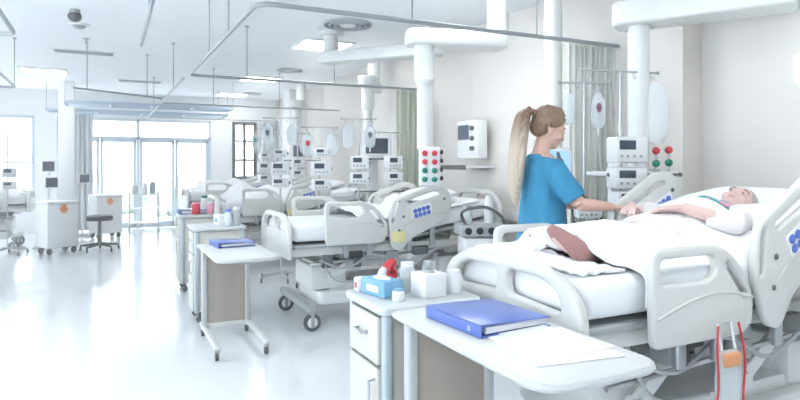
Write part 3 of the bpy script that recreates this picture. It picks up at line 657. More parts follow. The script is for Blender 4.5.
# hair
b = B(); Q = Mh.to_4x4()
b.ell(C0+Mh @ Vector((-0.024, 0, 0.040)), (0.098, 0.083, 0.088), rot=Q); b.ell(C0+Mh @ Vector((-0.055, 0, -0.01)), (0.064, 0.072, 0.066), rot=Q)
b.tube([C0+Mh @ Vector((0.062, 0, 0.088)), C0+Mh @ Vector((0.03, 0, 0.115)), C0+Mh @ Vector((-0.06, 0, 0.1))], [0.02, 0.026, 0.03], n=8)
for s in (-1, 1): b.tube([C0+Mh @ Vector((0.06, s*0.036, 0.076)), C0+Mh @ Vector((0.03, s*0.066, 0.035)), C0+Mh @ Vector((-0.03, s*0.074, 0.005))], [0.012, 0.016, 0.024], n=8, sub=2)
hair = b.fused('hair', HAIRD, nu_, voxel=0.006, smooth=3)
b = B(); pts = [(-0.035, 0, 1.705), (-0.08, -0.005, 1.718), (-0.118, -0.01, 1.69), (-0.140, -0.015, 1.60), (-0.158, -0.02, 1.47), (-0.172, -0.025, 1.34), (-0.175, -0.03, 1.24), (-0.172, -0.03, 1.17)]
rr = [0.02, 0.028, 0.042, 0.050, 0.050, 0.045, 0.030, 0.010]
for k in range(9):
    a = 2*math.pi*k/9; q = 0.5 if k else 0
    b.tube([(p[0]+0.5*r_*math.cos(a), p[1]+0.7*r_*math.sin(a), p[2]) for p, r_ in zip(pts, rr)], [r_*0.55*(1+0.1*random.uniform(-1, 1)) for r_ in rr], n=8, sub=4)
b.tube(pts, [r_*0.8 for r_ in rr], n=10, sub=4)
b.fused('ponytail', HAIRB, nu_, voxel=0.005, smooth=1)
b = B(); b.tube([(-0.080, 0.026*math.cos(a), 1.714+0.026*math.sin(a)) for a in [k*math.pi/6 for k in range(13)]], 0.009, n=8); b.build('hair_tie', mat('hair_tie_brown', (0.12, 0.05, 0.05), 0.8), nu_)

# ------------------------------------------------------------------ bedside cabinets and overbed tables
def make_cabinet(label, loc, rz=0):
    t = thing('bedside_cabinet', label, 'cabinet', loc, rz, 'bedside cabinets')   # front faces -X, local x 0..0.44, y -0.19..0.19
    D, Wd, H = 0.44, 0.38, 0.86
    b = B(); b.box((D/2, 0, 0.46), (D-0.05, Wd-0.03, 0.72), bev=0.004); b.build('carcass', CREAM, t)
    for x in (0.02, D-0.02):
        for y in (-Wd/2+0.02, Wd/2-0.02):
            b = B(); b.box((x, y, 0.46), (0.04, 0.04, 0.74), bev=0.012, seg=3); b.build('corner_post', LTGREY, t)
    b = B(); b.plate(fillet([(-0.02, -Wd/2-0.015), (D+0.02, -Wd/2-0.015), (D+0.02, Wd/2+0.015), (-0.02, Wd/2+0.015)], 0.045), th=0.035, bev=0.012, M=T((0, 0, H-0.0175))); b.build('top', mat('top_pale_grey', (0.60, 0.63, 0.645), 0.4), t)
    b = B(); b.box((-0.001, 0, 0.715), (0.022, Wd-0.085, 0.19), bev=0.005); dr = b.build('drawer', CREAM, t)
    b = B(); b.tube([(-0.012, -0.045, 0.73), (-0.036, -0.04, 0.73), (-0.036, 0.04, 0.73), (-0.012, 0.045, 0.73)], 0.006); b.build('drawer_handle', METAL, dr)
    b = B(); b.box((-0.001, 0, 0.355), (0.022, Wd-0.085, 0.50), bev=0.005); do = b.build('door', CREAM, t)
    b = B(); b.tube([(-0.012, -0.12, 0.44), (-0.038, -0.12, 0.445), (-0.038, -0.12, 0.555), (-0.012, -0.12, 0.56)], 0.006); b.build('door_handle', METAL, do)
    for x in (0.05, D-0.05):
        for y in (-Wd/2+0.04, Wd/2-0.04):
            b = B(); b.cyl((x, y-0.01, 0.03), (x, y+0.01, 0.03), 0.03, n=16); b.box((x, y, 0.07), (0.03, 0.04, 0.045), bev=0.006); b.build('castor', DKGREY, t)
    return t
cab1 = make_cabinet('nearest bedside cabinet, with boxes and jars on its grey top', (0.985, 2.31, 0))
cab2 = copy_thing(cab1, 'bedside cabinet behind the beige overbed table in the aisle', (0.72, 5.75, 0))
cab3 = copy_thing(cab1, 'bedside cabinet farther up the aisle with a blue folder on top', (0.76, 7.2, 0))

def make_table(label, loc, L=0.84, H=0.85):
    t = thing('overbed_table', label, 'table', loc, 0, 'overbed tables')   # local: column panel at y=0, top reaches to y=-L, x 0..0.42
    b = B(); b.plate(fillet([(-0.01, -L, 0.10), (0.43, -L, 0.10), (0.43, 0.04, 0.03), (-0.01, 0.04, 0.03)], 0.05, 8), th=0.026, bev=0.009, M=T((0, 0, H-0.013))); b.build('tabletop', TOPM, t)
    b = B(); b.tube([(x, y, H-0.014) for x, y in fillet([(-0.01, -L, 0.10), (0.43, -L, 0.10), (0.43, 0.04, 0.03), (-0.01, 0.04, 0.03)], 0.05, 8)]+[(-0.01, -L+0.1, H-0.014)], 0.012, n=6); b.build('edge_band', mat('edge_grey', (0.58, 0.60, 0.60), 0.4), t)
    b = B(); b.box((0.21, -0.03, H*0.5+0.03), (0.32, 0.02, H-0.12), bev=0.004); b.build('column_panel', BEIGE, t)
    for x in (0.035, 0.385):
        b = B(); b.box((x, -0.03, H*0.5+0.02), (0.045, 0.05, H-0.10), bev=0.012, seg=3); b.build('post', mat('post_grey', (0.52, 0.535, 0.54), 0.4), t)
    b = B(); b.box((0.21, -L/2+0.02, H-0.045), (0.06, L-0.25, 0.035), bev=0.006); b.build('support_bar', GREYP, t)
    for x in (0.03, 0.39):
        b = B(); b.box((x, -0.32, 0.10), (0.045, 0.78, 0.03), bev=0.008); b.build('base_bar', TOPM, t)
        for y in (-0.66, 0.03):
            c = B(); c.box((x, y, 0.075), (0.035, 0.04, 0.04), bev=0.006); co = c.build('castor', GREYP, t)
            w = B(); w.cyl((x-0.012, y, 0.03), (x+0.012, y, 0.03), 0.03, n=18); w.build('wheel', DKGREY, co)
    b = B(); b.box((0.21, -0.03, 0.10), (0.36, 0.05, 0.04), bev=0.008); b.build('cross_bar', TOPM, t)
    return t
tab1 = make_table('nearest overbed table, its top holding a blue binder and a sheet of paper', (1.02, 2.06, 0), 0.86)
tab2 = make_table('overbed table with beige panel standing in the aisle before the second bed', (0.70, 5.12, 0), 0.95, 0.77)

def binder(label, c, w, d, h, rz, m=BINDER, ring=True, lift=2.0):
    t = thing('binder', label, 'binder', c, rz)
    b = B(); b.box((0, 0, 0.002), (w, d, 0.004), bev=0.0015); b.box((-w/2+0.002, 0, h/2), (0.004, d, h), bev=0.0015); b.box((0, 0, h-0.002), (w, d, 0.004), rot=rotm(0, lift, 0), bev=0.0015); b.build('cover', m, t)
    b = B(); b.box((0.01, 0, h/2), (w-0.035, d-0.02, max(0.006, h-0.018)), bev=0.002); b.build('paper_block', PAPER, t)
    if ring:
        b = B(); b.cyl((-w/2-0.001, -d*0.3, h*0.5), (-w/2+0.001, -d*0.3, h*0.5), 0.009); b.build('spine_ring', METAL, t)
    return t
binder('blue ring binder lying on the nearest overbed table', (1.245, 1.80, 0.851), 0.31, 0.33, 0.04, 4)
b = B(); b.box((0, 0, 0.0015), (0.30, 0.33, 0.003)); o = b.build('paper_sheet', PAPER); o.location = (1.26, 1.47, 0.851); o.rotation_euler = (0, 0, R(-8)); tag(o, 'white paper sheets lying beside the blue binder', 'paper')
b = B(); b.box((0, 0, 0.001), (0.21, 0.30, 0.002)); o = b.build('paper_sheet', PAPER); o.location = (1.30, 1.50, 0.8545); o.rotation_euler = (0, 0, R(6)); tag(o, 'single white page on top of the paper beside the blue binder', 'paper')
binder('blue binder on the overbed table in the aisle', (0.93, 4.93, 0.771), 0.30, 0.30, 0.035, 5)
binder('blue folder on the cabinet farthest up the aisle', (0.91, 7.26, 0.861), 0.30, 0.26, 0.045, 0)

# things on the nearest cabinet
def carton(name, label, c, s, rz, m, stripe=None, cat='box', group=None, top=None):
    t = thing(name, label, cat, c, rz, group); b = B(); b.box((0, 0, s[2]/2), s, bev=0.004); b.build('carton_body', m, t)
    if stripe:
        b = B(); b.box((-s[0]/2-0.0005, 0.0, s[2]*0.45), (0.001, s[1]*0.5, s[2]*0.4)); b.build('printed_label', stripe, t)
    if top:
        b = B(); b.ell((0, 0, s[2]), (s[0]*0.28, s[1]*0.3, 0.012)); b.ell((0.01, 0.01, s[2]+0.018), (s[0]*0.2, s[1]*0.1, 0.03), rot=rotm(20, 10, 0)); b.build('pulled_wipe', top, t)
    return t
def jar(name, label, c, r, h, m, capm, cat='jar', group=None):
    t = thing(name, label, cat, c, 0, group)
    b = B(); b.rings([(0, 0, 0, r*0.92, r*0.92), (0, 0, 0.006, r, r), (0, 0, h*0.75, r, r), (0, 0, h*0.86, r*0.8, r*0.8)], 20); b.build('jar_body', m, t)
    b = B(); b.cyl((0, 0, h*0.86), (0, 0, h), r*0.85, r*0.8, n=20); b.build('lid', capm, t); return t
H = 0.861; G = 'supplies on the nearest cabinet'
carton('glove_box', 'blue and white carton with pulled glove at the aisle edge of the nearest cabinet', (1.075, 2.345, H), (0.10, 0.17, 0.07), 12, BOXBLUE, WHITE, group=G, top=WHITE)
carton('swab_box', 'small white carton with red mark beside the blue carton', (1.03, 2.455, H), (0.06, 0.05, 0.06), 0, WHITE, RED, group=G)
t = thing('red_clip', 'crumpled red wrapper standing behind the blue carton on the nearest cabinet', 'wrapper', (1.16, 2.43, H), 0, G)
b = B(); b.tube([(0, 0, 0.02), (0.01, 0.01, 0.07), (-0.01, 0.0, 0.10), (0.015, -0.01, 0.13)], [0.03, 0.025, 0.03, 0.012], n=7, sub=3); b.build('crumpled_foil', RED, t)
b = B(); b.cyl((0, 0, 0), (0, 0, 0.02), 0.035); b.build('cup_base', WHITE, t)
carton('tissue_box', 'white cardboard box with grey wipes spilling from its top on the nearest cabinet', (1.245, 2.235, H), (0.11, 0.11, 0.10), 8, WHITE, None, group=G, top=GREYP)
jar('jar', 'tall clear jar between the blue carton and the white box', (1.20, 2.345, H), 0.035, 0.13, BAG, WHITE, group=G)
jar('jar', 'clear jar with grey lid behind the white box on the nearest cabinet', (1.33, 2.38, H), 0.033, 0.12, BAG, GREYP, group=G)
jar('cup', 'white plastic cup at the bed side edge of the nearest cabinet', (1.375, 2.24, H), 0.034, 0.10, WHITE, WHITE, 'cup', G)
jar('jar', 'small brown jar behind the clear jars on the nearest cabinet', (1.26, 2.44, H), 0.028, 0.09, mat('amber', (0.25, 0.13, 0.08), 0.3), WHITE, group=G)
jar('jar', 'squat white tub next to the red wrapper on the nearest cabinet', (1.085, 2.20, H), 0.026, 0.05, WHITE, BOXBLUE, group=G)
# things on the further cabinets and table
G2 = 'supplies on the farther cabinets'
jar('bottle', 'red bottle on the cabinet farthest up the aisle, the one nearer the aisle', (0.93, 7.07, 0.861), 0.045, 0.14, RED, PINK, 'bottle', G2)
jar('bottle', 'pink bottle on the cabinet farthest up the aisle, the one nearer the bed', (1.09, 7.08, 0.861), 0.04, 0.14, PINK, WHITE, 'bottle', G2)
jar('bottle', 'white bottle with green cap behind the red and pink ones', (1.05, 7.28, 0.861), 0.04, 0.2, WHITE, GREEN, 'bottle', G2)
carton('glove_box', 'white carton standing on the cabinet behind the beige overbed table', (1.0, 5.78, 0.861), (0.12, 0.2, 0.09), 5, WHITE, BOXBLUE, group=G2)
jar('bottle', 'grey bottle on the cabinet behind the beige overbed table', (1.1, 5.63, 0.861), 0.035, 0.17, GREYP, WHITE, 'bottle', G2)
jar('bottle', 'clear bottle beside the grey one on the cabinet behind the beige overbed table', (1.02, 5.62, 0.861), 0.032, 0.15, BAG, BLUEB, 'bottle', G2)

# ------------------------------------------------------------------ ceiling pendants
def make_pendant(label, x, y, zb, zc, r, beam=None, sleeve=True, bw=0.3, bh=0.16):
    t = thing('ceiling_pendant', label, 'pendant', (x, y, 0), 0, 'ceiling supply pendants')
    if beam:
        (bx, by) = beam; dx, dy = bx-x, by-y; L = math.hypot(dx, dy); a = math.degrees(math.atan2(dy, dx))
        b = B(); b.plate(fillet([(-0.16, -bw/2, 0.1), (L, -bw/2, 0.03), (L, bw/2, 0.03), (-0.16, bw/2, 0.1)], 0.05), th=bh, bev=0.02, M=rotm(0, 0, a) @ T((0, 0, zb+bh/2)))
        b.build('arm', BEDW, t)
        b = B(); b.cyl((dx*0.92, dy*0.92, zb+bh), (dx*0.92, dy*0.92, CEIL), 0.09, n=24); b.cyl((dx*0.92, dy*0.92, CEIL-0.05), (dx*0.92, dy*0.92, CEIL), 0.15, n=28); b.build('ceiling_post', BEDW, t)
        ztop = zb
    else:
        ztop = CEIL
        b = B(); b.cyl((0, 0, CEIL-0.05), (0, 0, CEIL), 0.16, n=28); b.build('ceiling_flange', BEDW, t)
    b = B(); b.cyl((0, 0, zc), (0, 0, ztop+0.001), r, n=28)
    if sleeve: b.cyl((0, 0, ztop-0.28), (0, 0, ztop+0.001), r*1.4, n=28); b.cyl((0, 0, ztop-0.32), (0, 0, ztop-0.28), r, r*1.4, n=28)
    b.build('column', BEDW, t); return t
def flow_meters(parent, x, y, z, cols, dx=(0.07, 0, 0)):
    d = Vector(dx)
    for i, m in enumerate(cols):
        p = Vector((x, y, z))+d*(i % 2)+Vector((0, 0, -0.085*(i//2)))
        b = B(); b.ell(p, (0.026, 0.026, 0.026), n=12); k = b.build('flow_knob', m, parent)
        b = B(); b.cyl(p+Vector((0, 0.0, -0.06)), p+Vector((0, 0, -0.02)), 0.009, n=8); b.cyl(p, p+Vector((0.03, 0.05, 0)), 0.008, n=8); b.build('gauge_tube', METAL, k)

pen1 = make_pendant('white ceiling pendant with long arm above the patient', 3.29, 2.94, 2.37, 0.95, 0.07, beam=(3.74, 2.15), sleeve=False)
pen2 = make_pendant('plain white ceiling column behind the nurse', 3.3, 3.82, 2.4, 1.05, 0.072, sleeve=False)
pen3 = make_pendant('white ceiling pendant with short arm above the empty second bed', 2.37, 4.32, 2.40, 1.55, 0.062, beam=(3.05, 4.15), sleeve=True, bw=0.24, bh=0.13)
pen4 = make_pendant('white ceiling pendant over the third bed', 3.1, 7.2, 2.45, 1.2, 0.06, beam=(3.5, 7.9), sleeve=True, bw=0.24, bh=0.13)
pen5 = make_pendant('white ceiling pendant over the farthest bed', 3.1, 10.4, 2.45, 1.2, 0.06, beam=(3.4, 11.1), sleeve=True, bw=0.24, bh=0.13)
pen6 = make_pendant('white ceiling pendant arm crossing above the ponytail', 3.2, 5.75, 2.62, 1.3, 0.06, beam=(2.35, 6.8), sleeve=False, bw=0.26, bh=0.14)
# outlet panels with red and green knobs
def outlet_panel(label, loc, rz, red=(RED, RED, RED, RED), s=1.0):
    t = thing('gas_outlet_panel', label, 'outlet panel', loc, rz, 'gas outlet panels')
    b = B(); b.box((0, 0, 0), (0.20*s, 0.05, 0.36*s), bev=0.012); b.build('panel', WHITE, t)
    for j in range(4):
        m = red[0] if j < 2 else GREEN
        for i in range(2):
            b = B(); p = Vector(((-0.045+0.09*i)*s, -0.045, (0.12-0.08*j)*s)); b.cyl(p, p+Vector((0, 0.03, 0)), 0.024*s, n=14); b.ell(p, (0.026*s, 0.012, 0.026*s), n=12); b.build('knob', m, t, label='red knob' if j < 2 else 'green knob')
    for j in range(4): b = B(); b.ell((0.11*s, -0.03, (0.13-0.08*j)*s), (0.014, 0.02, 0.02), n=8); b.build('connector', BLACK, t)
    return t
outlet_panel('white outlet panel with red and green knobs under the short arm pendant', (2.37, 4.235, 1.41), -27, s=0.88)
outlet_panel('small white outlet panel with red knobs at the third bed', (3.06, 7.11, 1.5), -20, s=0.9)
b = B(); b.cyl((2.40, 4.28, 1.30), (2.40, 4.28, 1.55), 0.03); b.bm.free()

# ------------------------------------------------------------------ infusion stands, pumps, bags
def make_stand(label, loc, top, rz=-25, half=0.16, bags=((-0.13, 0),), pumps=(1.35,), base=True, bot=0.0, group='infusion stands', dark=False):
    t = thing('infusion_stand', label, 'stand', loc, rz, group)
    z0 = 0.1 if base else bot
    b = B(); b.cyl((0, 0, z0), (0, 0, top), 0.011, n=12); b.build('pole', METAL, t)
    if base:
        b = B()
        for k in range(5):
            a = 2*math.pi*k/5; b.tube([(0, 0, 0.1), (0.28*math.cos(a), 0.28*math.sin(a), 0.07)], [0.018, 0.012], n=8)
        b.build('base_star', METAL, t)
        for k in range(5):
            a = 2*math.pi*k/5; b = B(); b.cyl((0.28*math.cos(a)-0.01, 0.28*math.sin(a), 0.03), (0.28*math.cos(a)+0.01, 0.28*math.sin(a), 0.03), 0.03, n=12); b.build('castor', DKGREY, t)
    b = B(); b.tube([(-half, 0, top), (half, 0, top)], 0.007, n=8)
    for s in (-1, 1): b.ell((s*half, 0, top), (0.014, 0.014, 0.014), n=10)
    for s in (-0.8, -0.35, 0.35, 0.8): b.tube([(s*half, 0, top), (s*half, 0, top-0.03), (s*half+0.012, 0, top-0.045), (s*half+0.02, 0, top-0.03)], 0.003, n=5)
    b.build('hook_bar', GREYP, t)
    for (zp, w, h) in [(p, 0.2, 0.16) if not isinstance(p, tuple) else p for p in pumps]:
        b = B(); b.box((0, -0.07, zp), (w, 0.12, h), bev=0.015); p = b.build('infusion_pump', WHITE, t)
        b = B(); b.box((-w*0.15, -0.132, zp+h*0.18), (w*0.5, 0.004, h*0.35)); b.build('screen', SCREEN, p)
        b = B()
        for i in range(4): b.ell((-w*0.34+i*w*0.2, -0.132, zp-h*0.25), (0.012, 0.004, 0.01), n=8)
        b.build('keypad', GREYP, p)
        b = B(); b.ell((w*0.5, -0.07, zp), (0.02, 0.02, 0.02), n=10); b.build('clamp_knob', BLACK, p)
    return t
def iv_bag(label, x, y, ztop, w=0.11, h=0.20, m=BAG, rz=-25, mark=None, tube=None):
    t = thing('infusion_bag', label, 'bag', (x, y, ztop), rz, 'infusion bags')
    b = B(); rg = []
    for k in range(9):
        v = k/8; ww = w/2*(0.35+0.65*min(1, 4*v, 4*(1-v)+0.3)); tt = 0.004+0.018*math.sin(math.pi*v)
        rg.append([(ww*math.cos(2*math.pi*j/14), tt*math.sin(2*math.pi*j/14), -0.04-h*v) for j in range(14)])
    b.loft(rg); b.build('bag_body', m, t, angle=80)
    b = B(); b.tube([(0, 0, 0), (0, 0, -0.045)], 0.004, n=6); b.build('hanger', WHITE, t); b = B(); b.cyl((0, 0, -0.04-h-0.05), (0, 0, -0.035-h), 0.008, n=8); b.build('port', WHITE, t)
    if mark:
        b = B(); b.ell((0, -0.017, -0.04-h*0.45), (w*0.22, 0.006, h*0.16), n=10); b.build('printed_mark', mark, t)
    if tube:
        b = B(); b.tube([(0, 0, -0.085-h)]+[Vector(q) for q in tube], 0.003, n=5, sub=5); b.build('drip_line', WHITE, t)
    return t

make_stand('grey pole with hook bar standing just behind the reaching arm of the nurse', (2.97, 3.12, 0), 1.99, -27, 0.17, pumps=((1.12, 0.16, 0.12),))
make_stand('grey pole with wide hook bar carrying the stacked pumps beside the patient', (3.11, 2.93, 0), 2.05, -12, 0.29, pumps=((1.52, 0.24, 0.17), (1.335, 0.24, 0.14), (1.19, 0.2, 0.12)), bags=(), base=False, bot=1.0)
iv_bag('clear infusion bag with a dark red mark on the pole behind the nurse', 3.03, 3.05, 1.955, 0.10, 0.24, mark=mat('mark_plum', (0.25, 0.08, 0.15), 0.6), tube=((0.01, 0, -0.5), (0.04, 0, -0.7), (0.0, 0, -0.85)))
iv_bag('plain white infusion bag on the hook bar behind the nurse', 2.86, 3.15, 1.955, 0.09, 0.22, tube=((0.0, 0, -0.5), (0.03, 0, -0.66)))
iv_bag('large frosted fluid bag hanging beside the white pendant column near the patient', 3.37, 2.86, 2.03, 0.17, 0.42, m=mat('frosted_bag', (0.80, 0.83, 0.84), 0.35))
# flow meters beside the pendant
b = B(); b.tube([(3.11, 2.93, 1.08), (3.29, 2.94, 1.08)], 0.02, n=10); tag(b.build('clamp_arm', METAL), 'short metal clamp arm joining the pump pole to the pendant column', 'clamp')
t = thing('flow_meter_bank', 'bank of two red and two green flow knobs below the frosted fluid bag', 'flow meters', (0, 0, 0))
b = B(); b.box((3.36, 2.90, 1.37), (0.16, 0.03, 0.05), bev=0.006); b.build('mounting_rail', METAL, t)
flow_meters(t, 3.31, 2.81, 1.515, (RED, RED, GREEN, GREEN), (0.085, -0.03, 0.005))
# pendant equipment shelves
def shelf_unit(label, loc, rz, w=0.5, zs_=(1.02, 1.25), equip=True):
    t = thing('equipment_shelf', label, 'shelf', loc, rz, 'equipment shelves')
    for z in zs_:
        b = B(); b.box((0, -0.12, z), (w, 0.34, 0.03), bev=0.008); b.build('shelf_board', WHITE, t)
        b = B(); b.tube([(-w/2, -0.31, z-0.005), (w/2, -0.31, z-0.005)], 0.009, n=8)
        for s in (-1, 1): b.ell((s*w/2, -0.31, z-0.005), (0.016, 0.016, 0.016), n=8)
        b.build('equipment_rail', DKGREY, t)
    b = B(); b.box((0, 0.06, (min(zs_)+max(zs_))/2), (0.14, 0.06, max(zs_)-min(zs_)+0.4), bev=0.01); b.build('spine', WHITE, t); return t
shelf_unit('white equipment shelves behind the stacked pumps', (3.33, 3.12, 0), -20, 0.5, (1.0, 1.36))
# breathing circuit (dark hoses)
t = thing('breathing_hose', 'pair of dark hoses looping behind the reaching arm of the nurse', 'hose', (0, 0, 0))
for k in range(2):
    b = B(); o_ = 0.045*k
    b.tube([(2.88+o_, 3.18, 0.70), (2.84+o_*1.6, 3.16, 1.05), (2.75+o_*0.6, 3.10, 1.40), (2.70+o_*0.5, 3.08, 1.50-o_), (2.72+o_, 3.06, 1.36), (2.86+o_, 3.04, 1.20), (2.99+o_, 3.04, 1.08), (3.08+o_, 3.08, 0.92)], 0.009, n=8, sub=8); b.build('hose', DKGREY, t)
t = thing('ventilator', 'white ventilator on a wheeled stand partly hidden by the nurse', 'ventilator', (2.86, 3.35, 0), -20)
b = B(); b.box((0, 0, 0.6), (0.3, 0.3, 0.8), bev=0.03); b.build('cabinet_body', WHITE, t)
b = B(); b.box((0, -0.02, 1.42), (0.30, 0.10, 0.24), bev=0.02, rot=rotm(-8)); sc = b.build('display', WHITE, t)
b = B(); b.box((0, -0.075, 1.43), (0.25, 0.006, 0.18), rot=rotm(-8)); b.build('screen', SCREENL, sc)
b = B(); b.cyl((0, 0, 1.0), (0, 0, 1.35), 0.025); b.build('neck', GREYP, t)
for x in (-0.12, 0.12):
    for y in (-0.12, 0.12): b = B(); b.cyl((x, y-0.012, 0.05), (x, y+0.012, 0.05), 0.05); b.box((x, y, 0.14), (0.04, 0.05, 0.12), bev=0.006); b.build('castor', GREYP, t)

# wall monitor near the second bed
t = thing('wall_monitor', 'white wall monitor with knobs mounted behind the nurse', 'monitor', (XP, 5.55, 1.70))
b = B(); b.box((-0.16, 0, 0), (0.14, 0.42, 0.42), bev=0.02); mo = b.build('housing', WHITE, t)
b = B(); b.box((-0.232, 0.06, 0.08), (0.005, 0.22, 0.16)); b.build('screen', SCREEN, mo)
for i in range(3): b = B(); b.cyl((-0.26, -0.13+0.0*i, 0.12-0.11*i), (-0.23, -0.13, 0.12-0.11*i), 0.025); b.build('knob', DKGREY, mo)
b = B(); b.box((-0.05, 0, 0), (0.1, 0.1, 0.1)); b.build('wall_bracket', GREYP, t)
t = thing('wall_shelf', 'narrow grey wall shelf rail under the wall monitor', 'shelf', (XP, 5.45, 1.40))
b = B(); b.box((-0.2, 0.1, 0), (0.4, 0.5, 0.025), bev=0.006); b.build('board', WHITE, t); b = B(); b.box((-0.41, 0.1, -0.005), (0.02, 0.52, 0.05), bev=0.006); b.build('front_rail', DKGREY, t)

# equipment at the further beds
SB = 'infusion stands'
k = 0
spots = [(2.62, 6.35, 1.95, 'tall infusion stand beyond the empty second bed, nearest the pendant'), (2.2, 6.5, 1.85, 'infusion stand with two pumps beyond the foot half of the second bed'),
         (3.0, 6.3, 1.8, 'infusion stand beside the headboard of the second bed'), (1.95, 7.25, 2.0, 'infusion stand between the second and third beds nearest the aisle'),
         (2.9, 9.7, 1.95, 'infusion stand beyond the third bed close to the wall'), (2.3, 9.6, 2.0, 'infusion stand beyond the third bed with a green marked bag')]
for (x, y, top, l) in spots:
    make_stand(l, (x, y, 0), top, -15+10*(k % 3), 0.2, pumps=((1.45, 0.2, 0.15), (1.27, 0.2, 0.13)) if k % 2 == 0 else ((1.38, 0.22, 0.16), (1.2, 0.2, 0.12), (1.56, 0.16, 0.1))); k += 1
bagl = [(2.75, 6.32, 1.92, 'clear bag with dark mark on the stand nearest the short arm pendant', DKGREY), (2.5, 6.38, 1.92, 'plain clear bag on the stand nearest the short arm pendant', None),
        (2.33, 6.46, 1.82, 'clear bag on the stand beyond the foot half of the second bed', None), (2.07, 6.53, 1.82, 'clear bag with red print beyond the foot half of the second bed', RED),
        (1.8, 7.3, 1.97, 'clear bag with dark mark on the stand nearest the aisle', DKGREY), (2.1, 7.25, 1.97, 'clear bag hanging wall side on the stand nearest the aisle', None),
        (2.18, 9.62, 1.97, 'clear bag with green mark beyond the third bed', GREEN), (2.42, 9.6, 1.97, 'plain clear bag beyond the third bed', None), (3.0, 9.7, 1.92, 'clear bag on the stand close to the wall beyond the third bed', None)]
for x, y, z, l, m in bagl: iv_bag(l, x, y, z, 0.13, 0.26, mark=m, rz=-15)
def vitals(label, loc, rz, w=0.34, h=0.27, lit=False):
    t = thing('vitals_monitor', label, 'monitor', loc, rz, 'bedside monitors')
    b = B(); b.box((0, 0, 0), (w, 0.09, h), bev=0.015); b.build('housing', WHITE, t)
    b = B(); b.box((0, -0.047, 0.01), (w-0.06, 0.004, h-0.08)); b.build('screen', SCREENL if lit else SCREEN, t)
    return t
shelf_unit('white equipment shelves on the wall side beyond the second bed', (3.1, 7.0, 0), -10, 0.6, (1.1, 1.5))
vitals('bedside monitor with dark screen on the shelves beyond the second bed', (3.08, 6.88, 1.65), -15)
shelf_unit('white equipment shelves beyond the third bed', (3.1, 10.2, 0), -10, 0.6, (1.1, 1.5))
vitals('bedside monitor on the shelves beyond the third bed', (3.08, 10.08, 1.65), -15)
# breathing machine with dark dials by the headboard of the second bed
t = thing('suction_unit', 'cluttered suction unit with dark dials and hoses beside the head of the second bed', 'suction unit', (2.95, 4.35, 0), -20)
b = B(); b.box((0, 0, 0.45), (0.36, 0.3, 0.7), bev=0.03); b.build('unit_body', WHITE, t)
b = B(); b.box((0, 0, 0.86), (0.42, 0.32, 0.10), bev=0.02); b.build('top_console', GREYP, t)
for i in range(4): b = B(); b.cyl((-0.15+0.1*i, -0.175, 0.86), (-0.15+0.1*i, -0.15, 0.86), 0.03); b.build('dial', BLACK, t)
b = B(); b.tube([(-0.15, -0.1, 0.9), (-0.2, -0.14, 1.02), (0, -0.12, 1.06), (0.15, -0.1, 0.98), (0.18, -0.1, 0.9)], 0.014, sub=6); b.build('hose', DKGREY, t)
for x in (-0.13, 0.13):
    for y in (-0.1, 0.1): b = B(); b.cyl((x, y-0.012, 0.045), (x, y+0.012, 0.045), 0.045); b.box((x, y, 0.1), (0.04, 0.04, 0.06)); b.build('castor', GREYP, t)
jar('bottle', 'white bottle on the console of the suction unit', (3.02, 4.33, 0.911), 0.04, 0.24, WHITE, WHITE, 'bottle', G2)
jar('bottle', 'short clear bottle on the console of the suction unit', (2.84, 4.40, 0.911), 0.045, 0.16, BAG, GREYP, 'bottle', G2)

# drainage bag and tubes under the near side rail of the nearest bed
t = thing('drainage_bag', 'clear drainage bag with orange fluid and red tubes hanging on the nearest bed', 'bag', (x1+0.66, y1-0.55, 0.0))
b = B(); b.rings([(0, 0, 0.42, 0.02, 0.006), (0, 0, 0.44, 0.07, 0.02), (0, 0, 0.60, 0.075, 0.028), (0, 0, 0.68, 0.07, 0.016), (0, 0, 0.70, 0.05, 0.006)], 18); b.build('bag_body', BAG, t, angle=80)
b = B(); b.box((0, -0.004, 0.665), (0.10, 0.05, 0.055), bev=0.015); b.build('measuring_chamber', mat('orange_fluid', (0.72, 0.33, 0.15), 0.3), t)
b = B(); b.tube([(-0.06, 0, 0.80), (-0.08, -0.01, 0.70), (-0.075, -0.01, 0.55), (-0.10, 0, 0.40), (-0.05, 0, 0.28)], 0.0045, sub=6); b.tube([(0.06, 0, 0.80), (0.085, -0.01, 0.66), (0.075, -0.01, 0.52), (0.09, 0, 0.35), (0.03, 0, 0.26)], 0.0045, sub=6); b.build('red_tube', RED, t)
b = B(); b.tube([(-0.04, 0, 0.70), (-0.04, 0.02, 0.80), (0.04, 0.02, 0.80), (0.04, 0, 0.70)], 0.005); b.build('hanger', WHITE, t)

# ------------------------------------------------------------------ window side: carts, stool, monitors
def make_cart(label, loc, rz):
    t = thing('waste_cart', label, 'cart', loc, rz, 'white carts')
    b = B(); b.box((0, 0, 0.45), (0.58, 0.46, 0.70), bev=0.03); b.build('cart_body', WHITE, t)
    b = B(); b.box((0, 0, 0.82), (0.60, 0.48, 0.05), bev=0.02); b.build('lid', WHITE, t)
    b = B(); b.cyl((0, -0.236, 0.72), (0, -0.23, 0.72), 0.055, n=24)
    for k in range(6): a = k*math.pi/3; b.cyl((0.055*math.cos(a), -0.237, 0.72+0.055*math.sin(a)), (0.055*math.cos(a), -0.231, 0.72+0.055*math.sin(a)), 0.022, n=12)
    b.build('warning_sticker', ORANGE, t, label='orange round sticker')
    for x in (-0.22, 0.22):
        for y in (-0.16, 0.16): b = B(); b.cyl((x, y-0.012, 0.05), (x, y+0.012, 0.05), 0.05); b.box((x, y, 0.08), (0.04, 0.05, 0.06)); b.build('castor', DKGREY, t)
    return t
c1 = make_cart('white waste cart with orange sticker in front of the pillar', (-0.68, 11.1, 0), 28); c1.scale = (0.85, 0.9, 1.0)
